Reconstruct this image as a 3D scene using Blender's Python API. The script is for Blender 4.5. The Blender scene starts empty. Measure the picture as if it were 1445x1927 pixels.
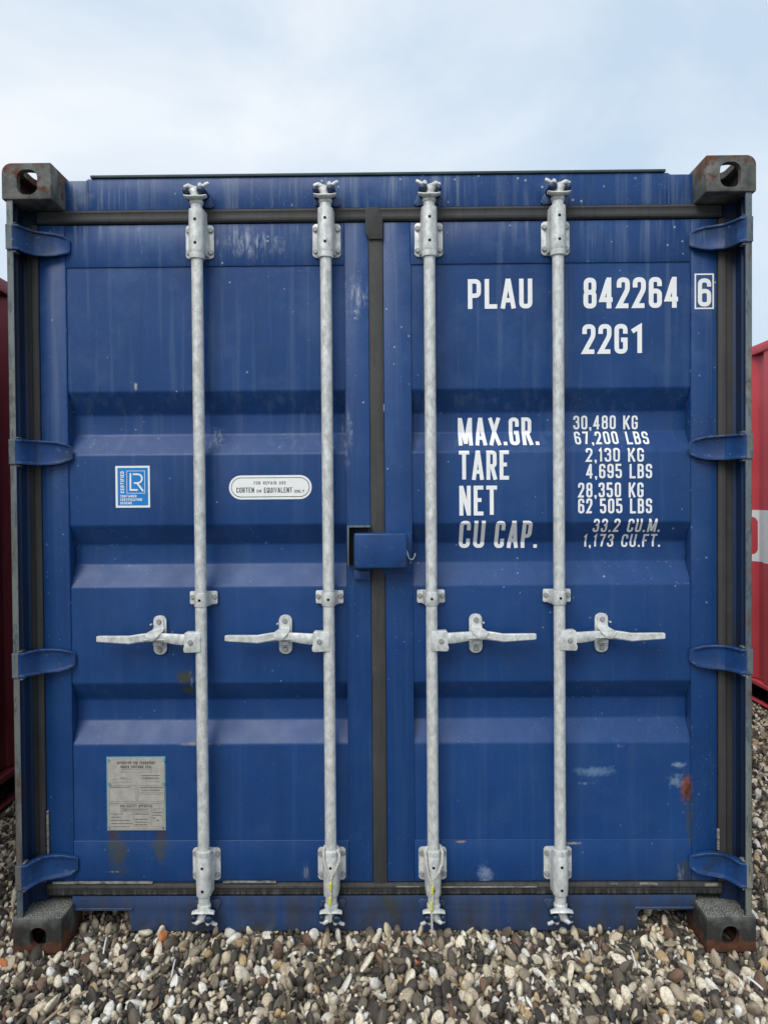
import bpy, bmesh, math, random
import numpy as np
from mathutils import Vector, Matrix

rnd = random.Random(7)
S = bpy.context.scene
COL = S.collection

# ------------------------------------------------------------------ camera
FPX, CU, CV = 1447.0, 722.5, 963.5            # focal length and centre in photo pixels (1445 x 1927)
CAM = np.array([0.036, -2.500, 1.489])
PITCH, YAW, ROLL = math.radians(0.91), math.radians(-0.51), math.radians(-0.42)
_f = np.array([math.sin(YAW)*math.cos(PITCH), math.cos(YAW)*math.cos(PITCH), -math.sin(PITCH)])
_r = np.array([math.cos(YAW), -math.sin(YAW), 0.0])
_u = np.cross(_r, _f)
RV = math.cos(ROLL)*_r + math.sin(ROLL)*_u
UV = -math.sin(ROLL)*_r + math.cos(ROLL)*_u
cd = bpy.data.cameras.new('camera')
cam = bpy.data.objects.new('camera', cd)
COL.objects.link(cam)
cam.matrix_world = Matrix(((RV[0], UV[0], -_f[0], CAM[0]), (RV[1], UV[1], -_f[1], CAM[1]),
                           (RV[2], UV[2], -_f[2], CAM[2]), (0, 0, 0, 1)))
cd.sensor_fit = 'VERTICAL'; cd.sensor_height = 24.0; cd.lens = FPX/1927.0*24.0
cd.clip_start = 0.05; cd.clip_end = 1000.0
S.camera = cam

# ------------------------------------------------------------------ sky, sun, exposure
SUN_EL, SUN_AZ = math.radians(46), math.radians(206)     # behind the camera, high
wd = bpy.data.worlds.new('World'); S.world = wd; wd.use_nodes = True
wt = wd.node_tree; wt.nodes.clear()
wo = wt.nodes.new('ShaderNodeOutputWorld'); bg = wt.nodes.new('ShaderNodeBackground')
sky = wt.nodes.new('ShaderNodeTexSky'); sky.sky_type = 'NISHITA'; sky.sun_disc = False
sky.sun_elevation = SUN_EL; sky.sun_rotation = SUN_AZ; sky.air_density = 1.0; sky.dust_density = 1.5
tc = wt.nodes.new('ShaderNodeTexCoord')
mp = wt.nodes.new('ShaderNodeMapping'); mp.inputs['Scale'].default_value = (1.0, 1.0, 1.7)
mp.inputs['Location'].default_value = (0.35, 0.2, 0.1)
nz = wt.nodes.new('ShaderNodeTexNoise'); nz.inputs['Scale'].default_value = 2.1
nz.inputs['Detail'].default_value = 6.0; nz.inputs['Roughness'].default_value = 0.52
nz.inputs['Distortion'].default_value = 0.35
cr = wt.nodes.new('ShaderNodeValToRGB')
cr.color_ramp.elements[0].position = 0.38; cr.color_ramp.elements[0].color = (4.2, 5.2, 6.25, 1)
cr.color_ramp.elements[1].position = 0.70; cr.color_ramp.elements[1].color = (6.9, 7.15, 7.4, 1)
mx = wt.nodes.new('ShaderNodeMix'); mx.data_type = 'RGBA'; mx.inputs[0].default_value = 0.90
wt.links.new(tc.outputs['Generated'], mp.inputs['Vector']); wt.links.new(mp.outputs[0], nz.inputs['Vector'])
wt.links.new(nz.outputs['Fac'], cr.inputs['Fac'])
wt.links.new(sky.outputs[0], mx.inputs[6]); wt.links.new(cr.outputs[0], mx.inputs[7])
wt.links.new(mx.outputs[2], bg.inputs['Color']); bg.inputs['Strength'].default_value = 0.10
wt.links.new(bg.outputs[0], wo.inputs['Surface'])
sl = bpy.data.lights.new('sun', 'SUN'); sl.energy = 1.5; sl.angle = math.radians(38); sl.color = (1.0, 0.965, 0.91)
so = bpy.data.objects.new('sun', sl); COL.objects.link(so)
sd = Vector((math.sin(SUN_AZ)*math.cos(SUN_EL), math.cos(SUN_AZ)*math.cos(SUN_EL), math.sin(SUN_EL)))
so.location = sd*20; so.rotation_euler = sd.to_track_quat('Z', 'Y').to_euler()
S.view_settings.view_transform = 'Standard'; S.view_settings.look = 'None'
S.view_settings.gamma = 1.0; S.view_settings.use_curve_mapping = False
S.view_settings.exposure = 0.55

# ------------------------------------------------------------------ helpers
def P(u, v, Y):
    """photo pixel -> (x, z) on the vertical plane y = Y"""
    d = _f + RV*(u-CU)/FPX - UV*(v-CV)/FPX
    t = (Y-CAM[1])/d[1]
    p = CAM + d*t
    return p[0], p[2]
def PX(u, v, Y): return P(u, v, Y)[0]
def PZ(u, v, Y): return P(u, v, Y)[1]
def PG(u, v, Z=0.0):
    """photo pixel -> (x, y) on the ground"""
    d = _f + RV*(u-CU)/FPX - UV*(v-CV)/FPX
    t = (Z-CAM[2])/d[2]
    p = CAM + d*t
    return p[0], p[1]

class MB:
    def __init__(s): s.v = []; s.f = []; s.m = []
    def add(s, vs, fs, mi=0):
        b = len(s.v); s.v += [tuple(p) for p in vs]
        for f in fs: s.f.append([b+i for i in f]); s.m.append(mi)
        return s
    def box(s, x0, x1, y0, y1, z0, z1, mi=0):
        if x0 > x1: x0, x1 = x1, x0
        if y0 > y1: y0, y1 = y1, y0
        if z0 > z1: z0, z1 = z1, z0
        vs = [(x0,y0,z0),(x1,y0,z0),(x1,y1,z0),(x0,y1,z0),(x0,y0,z1),(x1,y0,z1),(x1,y1,z1),(x0,y1,z1)]
        return s.add(vs, [(3,2,1,0),(4,5,6,7),(0,1,5,4),(1,2,6,5),(2,3,7,6),(3,0,4,7)], mi)
    def loft(s, rings, mi=0, caps=True, closed=True):
        n = len(rings[0]); vs = [p for r in rings for p in r]; fs = []
        for k in range(len(rings)-1):
            for i in range(n if closed else n-1):
                j = (i+1) % n
                fs.append((k*n+i, k*n+j, (k+1)*n+j, (k+1)*n+i))
        if caps and closed:
            fs.append(tuple(range(n-1, -1, -1))); fs.append(tuple((len(rings)-1)*n+i for i in range(n)))
        return s.add(vs, fs, mi)
    def cyl(s, p0, p1, r0, r1=None, n=18, mi=0, caps=True):
        r1 = r0 if r1 is None else r1
        p0, p1 = Vector(p0), Vector(p1); d = (p1-p0).normalized()
        a = d.orthogonal().normalized(); b = d.cross(a)
        R = [[p+(a*math.cos(t)+b*math.sin(t))*r for t in [2*math.pi*i/n for i in range(n)]] for p, r in ((p0, r0), (p1, r1))]
        return s.loft(R, mi, caps)
    def revolve(s, prof, x, y, n=24, mi=0):
        """prof: (r, z) list, about a vertical axis"""
        R = [[(x+r*math.cos(2*math.pi*i/n), y+r*math.sin(2*math.pi*i/n), z) for i in range(n)] for r, z in prof]
        return s.loft(R, mi, True)
    def prism(s, pts, y0, y1, mi=0):
        """(x, z) outline extruded along y"""
        n = len(pts)
        vs = [(x, y0, z) for x, z in pts] + [(x, y1, z) for x, z in pts]
        fs = [tuple(range(n)), tuple(range(2*n-1, n-1, -1))] + [((i+1) % n, i, n+i, n+(i+1) % n) for i in range(n)]
        return s.add(vs, fs, mi)
    def tube(s, pts, r, n=8, mi=0):
        pts = [Vector(p) for p in pts]; R = []; a = None
        for i, p in enumerate(pts):
            d = (pts[min(i+1, len(pts)-1)]-pts[max(i-1, 0)]).normalized()
            a = d.orthogonal().normalized() if a is None else (a-d*a.dot(d)).normalized()
            b = d.cross(a)
            R.append([p+(a*math.cos(2*math.pi*k/n)+b*math.sin(2*math.pi*k/n))*r for k in range(n)])
        return s.loft(R, mi)
    def build(s, name, mats, parent=None, bevel=0, seg=2, smooth=35, loc=None):
        me = bpy.data.meshes.new(name)
        me.from_pydata(s.v, [], s.f)
        if not isinstance(mats, (list, tuple)): mats = [mats]
        for m in mats: me.materials.append(m)
        for p, mi in zip(me.polygons, s.m): p.material_index = mi
        bm = bmesh.new(); bm.from_mesh(me)
        bmesh.ops.recalc_face_normals(bm, faces=bm.faces)
        if bevel:
            es = [e for e in bm.edges if len(e.link_faces) == 2 and e.calc_face_angle(0) > 0.6]
            bmesh.ops.bevel(bm, geom=es, offset=bevel, segments=seg, profile=0.5, affect='EDGES', clamp_overlap=True)
        bm.to_mesh(me); bm.free()
        if smooth:
            for p in me.polygons: p.use_smooth = True
            me.set_sharp_from_angle(angle=math.radians(smooth))
        o = bpy.data.objects.new(name, me); COL.objects.link(o)
        if parent: o.parent = parent
        if loc: o.location = loc
        return o

def empty(name, loc=(0, 0, 0)):
    o = bpy.data.objects.new(name, None); COL.objects.link(o); o.location = loc; o.empty_display_size = 0.1
    return o
def tag(o, label=None, cat=None, group=None, kind=None):
    if label: o['label'] = label
    if cat: o['category'] = cat
    if group: o['group'] = group
    if kind: o['kind'] = kind
    return o
def copy_tree(o, parent=None, loc=None, scale=None):
    c = o.copy(); COL.objects.link(c); c.parent = parent
    if loc is not None: c.location = loc
    if scale is not None: c.scale = scale
    for ch in o.children: copy_tree(ch, c)
    return c

# ------------------------------------------------------------------ materials
class NT:
    def __init__(s, name):
        s.m = bpy.data.materials.new(name); s.m.use_nodes = True; s.t = s.m.node_tree
        s.b = s.t.nodes['Principled BSDF']
        g = s.t.nodes.new('ShaderNodeNewGeometry'); s.pos = g.outputs['Position']
    def n(s, t): return s.t.nodes.new(t)
    def l(s, a, b): s.t.links.new(a, b)
    def _in(s, sock, v):
        if isinstance(v, (int, float, tuple, list)):
            sock.default_value = v if isinstance(v, (int, float)) else (tuple(v)+(1,) if sock.type == 'RGBA' and len(v) == 3 else tuple(v))
        else: s.l(v, sock)
    def map(s, scale=(1, 1, 1), rot=(0, 0, 0), loc=(0, 0, 0), vec=None):
        m = s.n('ShaderNodeMapping'); m.inputs['Scale'].default_value = scale; m.inputs['Rotation'].default_value = rot
        m.inputs['Location'].default_value = loc
        s.l(vec or s.pos, m.inputs['Vector']); return m.outputs[0]
    def noise(s, scale, detail=4, rough=0.55, vec=None, dist=0.0):
        x = s.n('ShaderNodeTexNoise'); x.inputs['Scale'].default_value = scale; x.inputs['Detail'].default_value = detail
        x.inputs['Roughness'].default_value = rough; x.inputs['Distortion'].default_value = dist
        s.l(vec or s.pos, x.inputs['Vector']); return x.outputs['Fac']
    def vor(s, scale, vec=None):
        x = s.n('ShaderNodeTexVoronoi'); x.inputs['Scale'].default_value = scale
        s.l(vec or s.pos, x.inputs['Vector']); return x
    def rng(s, v, a, b, c=0.0, d=1.0, smooth=False):
        x = s.n('ShaderNodeMapRange'); x.interpolation_type = 'SMOOTHSTEP' if smooth else 'LINEAR'
        for k, q in zip((1, 2, 3, 4), (a, b, c, d)): s._in(x.inputs[k], q)
        s._in(x.inputs[0], v); return x.outputs[0]
    def math(s, op, a, b=0.0, clamp=False):
        x = s.n('ShaderNodeMath'); x.operation = op; x.use_clamp = clamp
        s._in(x.inputs[0], a); s._in(x.inputs[1], b); return x.outputs[0]
    def mul(s, *a):
        r = a[0]
        for q in a[1:]: r = s.math('MULTIPLY', r, q)
        return r
    def mix(s, f, a, b):
        x = s.n('ShaderNodeMix'); x.data_type = 'RGBA'
        s._in(x.inputs[0], f); s._in(x.inputs[6], a); s._in(x.inputs[7], b); return x.outputs[2]
    def sep(s, v=None):
        x = s.n('ShaderNodeSeparateXYZ'); s.l(v or s.pos, x.inputs[0]); return x.outputs
    def bump(s, h, strength=0.2, dist=0.01):
        x = s.n('ShaderNodeBump'); x.inputs['Strength'].default_value = strength; x.inputs['Distance'].default_value = dist
        s.l(h, x.inputs['Height']); s.l(x.outputs[0], s.b.inputs['Normal'])
    def out(s, col, rough=0.5, metal=0.0, spec=0.5):
        s._in(s.b.inputs['Base Color'], col); s._in(s.b.inputs['Roughness'], rough)
        s._in(s.b.inputs['Metallic'], metal); s.b.inputs['Specular IOR Level'].default_value = spec
        return s.m
    def stain(s, u, v, ru, rv, Y=0.11, ns=40, edge=0.9):
        """soft-edged uneven patch centred on a place of the door, radii in photo pixels"""
        x, z = P(u, v, Y); k = (Y-CAM[1])/FPX
        m = s.map(scale=(1/(ru*k), 0, 1/(rv*k)), loc=(-x/(ru*k), 0, -z/(rv*k)))
        ln = s.n('ShaderNodeVectorMath'); ln.operation = 'LENGTH'; s.l(m, ln.inputs[0])
        d = s.math('ADD', ln.outputs['Value'], s.math('MULTIPLY', s.math('SUBTRACT', s.noise(ns, 5, 0.65), 0.5), 2.2))
        return s.rng(d, 1.0, 1.0-edge, 0, 1, True)

def paint_blue(name, stains=True, worn=1.0):
    t = NT(name); X, Yc, Z = t.sep()
    col = t.mix(t.rng(t.noise(1.7, 3), 0.3, 0.7), (0.0065, 0.045, 0.168), (0.0090, 0.055, 0.195))
    col = t.mix(t.rng(t.noise(9, 5, 0.6, t.map((1, 1, 0.35))), 0.5, 0.8, 0, 0.35), col, (0.018, 0.068, 0.195))
    # uneven fading, soot drips and fine dust over the whole coat
    col = t.mix(t.rng(t.noise(3.3, 6, 0.68, t.map((1, 1, 0.6), loc=(2, 0, 5))), 0.48, 0.74, 0, 0.5), col, (0.0050, 0.030, 0.105))
    col = t.mix(t.rng(t.noise(1.0, 6, 0.65, t.map((42, 42, 1.3), loc=(1, 0, 3))), 0.56, 0.78, 0, 0.45), col, (0.006, 0.026, 0.085))
    col = t.mix(t.rng(t.noise(190, 3, 0.7), 0.54, 0.74, 0, 0.22), col, (0.09, 0.14, 0.23))
    hi = t.rng(Z, 1.3, 2.5, 0.18, 1.0)
    st = t.rng(t.noise(1.0, 5, 0.6, t.map((26, 26, 0.9))), 0.54, 0.80, 0, 0.62*worn)
    col = t.mix(t.mul(st, hi), col, (0.15, 0.22, 0.32))
    # chalky bloom
    col = t.mix(t.mul(t.rng(t.noise(5.5, 6, 0.68), 0.50, 0.80, 0, 0.55*worn), hi), col, (0.085, 0.155, 0.29))
    runs = t.mul(t.rng(Z, 2.27, 2.42), t.rng(t.noise(1.0, 5, 0.65, t.map((48, 48, 2.2), loc=(4, 0, 2))), 0.50, 0.74, 0, 0.8*worn), t.rng(t.noise(2.3, 3, 0.6, t.map(loc=(7.3, 0, 1))), 0.44, 0.64, 0.12, 1.0))
    col = t.mix(runs, col, (0.24, 0.29, 0.36))
    # pale specks and splashes
    v = t.vor(38); c = t.sep(v.outputs['Color'])
    sp = t.mul(t.rng(t.math('ADD', v.outputs['Distance'], t.math('MULTIPLY', c[1], 0.14)), 0.20, 0.10), t.math('GREATER_THAN', c[0], 0.80), t.rng(t.noise(2.2, 3), 0.38, 0.56))
    col = t.mix(t.mul(sp, t.rng(Z, 0.3, 2.2, 0.16, 0.85*worn)), col, (0.45, 0.50, 0.56))
    v2 = t.vor(110); c2 = t.sep(v2.outputs['Color'])
    sp2 = t.mul(t.rng(v2.outputs['Distance'], 0.25, 0.1), t.math('GREATER_THAN', c2[1], 0.90), t.rng(t.noise(3, 3), 0.44, 0.60))
    col = t.mix(t.mul(sp2, 0.55*worn), col, (0.36, 0.42, 0.5))
    # dark chips, mostly below
    v3 = t.vor(62, t.map((1, 1, 0.55), loc=(3.1, 0, 1.7))); c3 = t.sep(v3.outputs['Color'])
    sp3 = t.mul(t.rng(v3.outputs['Distance'], 0.14, 0.08), t.math('GREATER_THAN', c3[0], 0.90), t.rng(t.noise(2.6, 3, 0.6, t.map(loc=(9, 0, 4))), 0.47, 0.6))
    col = t.mix(t.mul(sp3, t.rng(Z, 0.4, 1.6, 0.85, 0.1)), col, (0.004, 0.010, 0.03))
    # fine scratches
    sc = t.rng(t.noise(1.0, 6, 0.7, t.map((70, 4, 5), rot=(0, 0.5, 0))), 0.70, 0.76)
    col = t.mix(t.mul(sc, t.rng(t.noise(3.1, 2), 0.5, 0.65, 0, 0.45)), col, (0.3, 0.36, 0.46))
    # road grime along the sill
    gr = t.mul(t.rng(Z, 0.24, 0.03, 0, 1.0), t.rng(t.noise(11, 6, 0.7, t.map((1, 1, 0.4))), 0.42, 0.64, 0, 0.85))
    ds = t.mul(t.rng(Z, 0.165, 0.13, 0, 1.0), t.rng(t.noise(1, 6, 0.7, t.map((34, 34, 3))), 0.30, 0.66, 0.12, 0.62))
    col = t.mix(ds, col, (0.066, 0.074, 0.082))
    col = t.mix(gr, col, (0.040, 0.037, 0.030))
    rough = t.rng(t.noise(11, 4), 0.3, 0.7, 0.33, 0.47)
    if not stains:
        bv = t.n('ShaderNodeBevel'); bv.samples = 4; bv.inputs['Radius'].default_value = 0.004
        gn = t.n('ShaderNodeNewGeometry'); dt = t.n('ShaderNodeVectorMath'); dt.operation = 'DOT_PRODUCT'
        t.l(bv.outputs[0], dt.inputs[0]); t.l(gn.outputs['Normal'], dt.inputs[1])
        ed = t.mul(t.rng(dt.outputs['Value'], 0.97, 0.86), t.rng(t.noise(26, 5, 0.7), 0.38, 0.54, 0, 0.85))
        col = t.mix(t.rng(t.noise(12, 6, 0.7), 0.46, 0.68, 0, 0.75), col, (0.014, 0.022, 0.042))
        col = t.mix(t.rng(t.noise(31, 6, 0.7, t.map(loc=(5, 1, 2))), 0.60, 0.70, 0, 0.5), col, (0.13, 0.16, 0.20))
        col = t.mix(ed, col, (0.22, 0.26, 0.31))
    if stains:
        white = (0.42, 0.47, 0.54); rust = (0.085, 0.026, 0.012); olive = (0.055, 0.06, 0.035)
        for u, vv, ru, rv, c_, k, ns in (
            (470, 458, 75, 34, white, 0.75, 34), (600, 440, 30, 20, white, 0.35, 40), (672, 560, 26, 55, white, 0.7, 42), (652, 820, 14, 70, white, 0.5, 45),
            (700, 398, 120, 8, white, 0.35, 40), (265, 440, 8, 40, white, 0.4, 40), (255, 727, 4, 9, (0.42, 0.40, 0.36), 0.95, 60),
            (212, 1568, 11, 24, rust, 0.95, 45), (302, 1566, 14, 20, rust, 0.85, 45), (222, 1605, 26, 62, olive, 0.8, 26), (302, 1596, 20, 44, olive, 0.75, 28),
            (1297, 1540, 10, 60, olive, 0.6, 30), (1291, 1484, 15, 34, (0.20, 0.062, 0.022), 1.0, 60), (1294, 1490, 9, 26, (0.07, 0.024, 0.014), 1.0, 70), (1272, 1470, 18, 16, (0.16, 0.24, 0.33), 0.7, 80),
            (346, 1276, 24, 20, olive, 0.95, 30), (352, 1302, 18, 12, olive, 0.9, 34), (360, 1277, 5, 22, white, 0.6, 60),
            (1118, 1453, 44, 13, (0.11, 0.20, 0.33), 0.85, 40), (1100, 1475, 24, 3.5, white, 0.4, 60), (1278, 1440, 17, 7, (0.2, 0.28, 0.4), 0.8, 70),
            (1074, 1587, 20, 3, (0.34, 0.28, 0.2), 0.9, 60), (868, 1584, 16, 3, (0.26, 0.2, 0.15), 0.9, 60), (372, 1402, 40, 4, (0.25, 0.22, 0.18), 0.8, 60),
            (912, 1645, 16, 24, (0.22, 0.3, 0.44), 0.7, 50), (575, 1640, 12, 22, white, 0.5, 60), (1168, 1405, 9, 4, white, 0.6, 80), (735, 1702, 22, 34, olive, 0.6, 24),
            (150, 350, 30, 50, (0.18, 0.22, 0.26), 0.5, 20), (1290, 1640, 22, 34, olive, 0.6, 26), (480, 1746, 40, 8, olive, 0.8, 24),
            (215, 1641, 20, 2.0, white, 0.7, 80), (405, 823, 22, 26, white, 0.5, 60), (1280, 1650, 8, 30, white, 0.45, 60)):
            m = t.stain(u, vv, ru, rv, ns=ns)
            if c_ is white: m = t.mul(m, t.rng(t.noise(1.0, 6, 0.7, t.map((85, 85, 16))), 0.44, 0.66))
            if c_ is rust: m = t.mul(m, t.rng(t.noise(90, 5, 0.7), 0.30, 0.55))
            col = t.mix(t.mul(m, k), col, c_)
    t.bump(t.noise(5, 3), 0.10, 0.02)
    return t.out(col, rough, 0, 0.33)
M_BLUE = paint_blue('blue_paint')
M_BLUEB = paint_blue('blue_paint_plain', False, 0.7)

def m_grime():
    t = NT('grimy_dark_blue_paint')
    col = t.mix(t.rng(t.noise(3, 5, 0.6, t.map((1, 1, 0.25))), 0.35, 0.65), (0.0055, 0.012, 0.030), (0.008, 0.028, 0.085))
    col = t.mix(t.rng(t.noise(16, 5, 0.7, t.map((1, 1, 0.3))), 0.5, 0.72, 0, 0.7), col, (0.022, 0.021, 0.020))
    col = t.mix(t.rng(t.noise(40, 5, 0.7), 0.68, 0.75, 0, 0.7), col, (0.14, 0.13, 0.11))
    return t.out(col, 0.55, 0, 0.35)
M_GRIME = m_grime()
def m_galv():
    t = NT('galvanised_steel')
    n1 = t.noise(55, 5, 0.65, t.map((1, 1, 0.6), rot=(0.3, 0.4, 0)))
    col = t.mix(t.rng(n1, 0.35, 0.66), (0.44, 0.455, 0.44), (0.76, 0.775, 0.75))
    col = t.mix(t.rng(t.noise(4, 4), 0.5, 0.75, 0, 0.45), col, (0.58, 0.61, 0.59))
    col = t.mix(t.rng(t.noise(120, 3, 0.6), 0.66, 0.74, 0, 0.55), col, (0.2, 0.2, 0.18))
    t.bump(t.noise(70, 4), 0.28, 0.004)
    return t.out(col, t.rng(n1, 0.3, 0.7, 0.62, 0.42), 0.18, 0.5)
M_GALV = m_galv()
def m_rubber(name, dirt):
    t = NT(name); Z = t.sep()[2]
    col = t.mix(t.noise(6, 5), (0.030, 0.031, 0.033), (0.072, 0.069, 0.066))
    col = t.mix(t.rng(t.noise(1, 5, 0.6, t.map((60, 60, 4))), 0.5, 0.75, 0, dirt), col, (0.012, 0.012, 0.012))
    col = t.mix(t.rng(t.noise(20, 5, 0.7), 0.55, 0.8, 0, dirt*0.7), col, (0.11, 0.12, 0.085))
    col = t.mix(t.rng(t.noise(150, 3), 0.68, 0.74, 0, 0.5), col, (0.16, 0.15, 0.14))
    if dirt > .5:
        dr = t.mul(t.rng(Z, 0.172, 0.146), t.rng(t.noise(1, 4, 0.6, t.map((95, 95, 7))), 0.40, 0.52))
        col = t.mix(dr, col, (0.006, 0.006, 0.006))
    t.bump(t.noise(45, 4), 0.15, 0.004)
    return t.out(col, 0.72, 0, 0.35)
M_RUB = m_rubber('rubber_seal', 0.42); M_RUBD = m_rubber('rubber_seal_dirty', 0.85)
def m_cast():
    t = NT('weathered_casting'); Z = t.sep()[2]
    col = t.mix(t.rng(t.noise(14, 6, 0.65), 0.35, 0.68), (0.050, 0.054, 0.052), (0.190, 0.195, 0.178))
    col = t.mix(t.mul(t.rng(Z, 0.13, 0.10), t.rng(t.noise(11, 4), 0.36, 0.56, 0.35, 0.92)), col, (0.020, 0.018, 0.017))
    n = t.noise(13, 6, 0.68, dist=0.5)
    up = t.rng(Z, 2.48, 2.60, 0.0, 0.22); lo = t.rng(Z, 0.085, 0.0, -0.06, 0.30)
    n = t.math('ADD', n, t.math('MULTIPLY', t.math('SUBTRACT', t.noise(32, 5, 0.7), 0.5), 0.35))
    k = t.rng(t.math('ADD', t.math('ADD', n, up), lo), 0.56, 0.66)
    ru = t.mix(t.noise(40, 5, 0.7), (0.050, 0.022, 0.013), (0.15, 0.056, 0.028))
    col = t.mix(k, col, ru)
    col = t.mix(t.rng(t.noise(30, 5, 0.7), 0.68, 0.76, 0, 0.6), col, (0.36, 0.36, 0.33))
    grit = t.mul(t.rng(Z, 0.1165, 0.1178), t.math('LESS_THAN', Z, 1.0), t.rng(t.noise(230, 3, 0.7), 0.52, 0.62))
    col = t.mix(grit, col, (0.42, 0.41, 0.36))
    t.bump(t.noise(60, 6, 0.7), 0.5, 0.006)
    return t.out(col, 0.78, 0, 0.35)
M_CAST = m_cast()
def m_post():
    t = NT('worn_post_edge'); Z = t.sep()[2]
    col = t.mix(t.rng(t.noise(1.4, 3), 0.35, 0.65), (0.085, 0.125, 0.150), (0.185, 0.195, 0.165))
    col = t.mix(t.rng(t.noise(18, 6, 0.7, t.map((1, 1, 0.35))), 0.5, 0.75, 0, 0.8), col, (0.055, 0.060, 0.058))
    n = t.noise(4.5, 6, 0.7)
    col = t.mix(t.rng(n, 0.54, 0.66, 0, 0.85), col, (0.13, 0.065, 0.032))
    col = t.mix(t.rng(t.noise(70, 4, 0.7, t.map((1, 1, 0.3))), 0.52, 0.62, 0, 0.6), col, (0.03, 0.04, 0.05))
    col = t.mix(t.rng(t.noise(34, 5, 0.7), 0.66, 0.74), col, (0.48, 0.45, 0.38))
    t.bump(t.noise(40, 5), 0.3, 0.004)
    return t.out(col, 0.65, 0, 0.4)
M_POST = m_post()
def m_red(name, a, b):
    t = NT(name)
    col = t.mix(t.rng(t.noise(2.2, 4), 0.3, 0.7), a, b)
    col = t.mix(t.rng(t.noise(1, 5, 0.65, t.map((14, 14, 1.0))), 0.5, 0.8, 0, 0.5), col, (0.42, 0.14, 0.14))
    col = t.mix(t.rng(t.noise(26, 5, 0.7), 0.66, 0.75, 0, 0.7), col, (0.10, 0.03, 0.02))
    t.bump(t.noise(7, 4), 0.12, 0.01)
    return t.out(col, 0.5, 0, 0.4)
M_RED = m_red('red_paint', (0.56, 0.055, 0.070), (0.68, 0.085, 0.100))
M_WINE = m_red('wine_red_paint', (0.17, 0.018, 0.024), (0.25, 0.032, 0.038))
def m_plain(name, c, rough=0.5, metal=0.0, var=0.15, ns=30):
    t = NT(name)
    col = t.mix(t.rng(t.noise(ns, 5, 0.65), 0.3, 0.75), tuple(q*(1+var) for q in c), tuple(q*(1-var) for q in c))
    return t.out(col, rough, metal, 0.45)
def m_white():
    t = NT('white_print')
    col = t.mix(t.rng(t.noise(24, 6, 0.7), 0.45, 0.8, 0, 0.4), (0.86, 0.87, 0.87), (0.66, 0.68, 0.70))
    col = t.mix(t.rng(t.noise(130, 4, 0.7), 0.70, 0.76, 0, 0.55), col, (0.10, 0.15, 0.28))
    return t.out(col, 0.5, 0, 0.4)
M_WHITE = m_white()
M_BLACK = m_plain('black_hole', (0.004, 0.004, 0.004), 0.9)
M_INK = m_plain('dark_ink', (0.035, 0.038, 0.042), 0.6)
M_LR = m_plain('bright_blue_label', (0.006, 0.20, 0.56), 0.4, 0, 0.12, 60)
M_LABEL = m_plain('white_label', (0.84, 0.85, 0.84), 0.45, 0, 0.05)
def m_plate():
    t = NT('aluminium_plate')
    col = t.mix(t.rng(t.noise(45, 5, 0.7), 0.35, 0.7), (0.36, 0.34, 0.30), (0.50, 0.475, 0.425))
    col = t.mix(t.rng(t.noise(160, 3), 0.62, 0.72, 0, 0.5), col, (0.2, 0.19, 0.17))
    return t.out(col, 0.55, 0.15, 0.4)
M_PLATE = m_plate()
M_PINK = m_plain('plate_ink', (0.10, 0.095, 0.088), 0.7, 0, 0.4, 140)
M_TEAL = m_plain('teal_paint', (0.12, 0.30, 0.38), 0.5, 0, 0.35, 90)
M_KEEP = m_plain('dark_blue_forging', (0.010, 0.026, 0.065), 0.38, 0, 0.4, 60)
M_CABLE = m_plain('pale_wire_rope', (0.60, 0.59, 0.53), 0.4, 0.15, 0.3, 300)
M_YEL = m_plain('yellow_sleeve', (0.62, 0.60, 0.10), 0.45, 0, 0.15, 80)
M_BRICK = m_plain('orange_brick', (0.46, 0.16, 0.055), 0.85, 0, 0.3, 60)
M_WOOD = m_plain('dry_wood', (0.42, 0.33, 0.21), 0.8, 0, 0.25, 70)
M_UNDER = m_plain('dark_underbody', (0.02, 0.02, 0.022), 0.8)
def m_sealant():
    t = NT('old_sealant')
    col = t.mix(t.rng(t.noise(1, 6, 0.7, t.map((30, 30, 90))), 0.42, 0.62), (0.27, 0.26, 0.235), (0.075, 0.075, 0.068))
    return t.out(col, 0.8, 0, 0.3)
M_SEALANT = m_sealant()
M_ROOF = m_plain('green_grey_roof_edge', (0.035, 0.055, 0.055), 0.6, 0, 0.5, 12)
M_BOLT = m_plain('dull_bolt_steel', (0.34, 0.345, 0.34), 0.5, 0.3, 0.25, 70)

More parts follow.
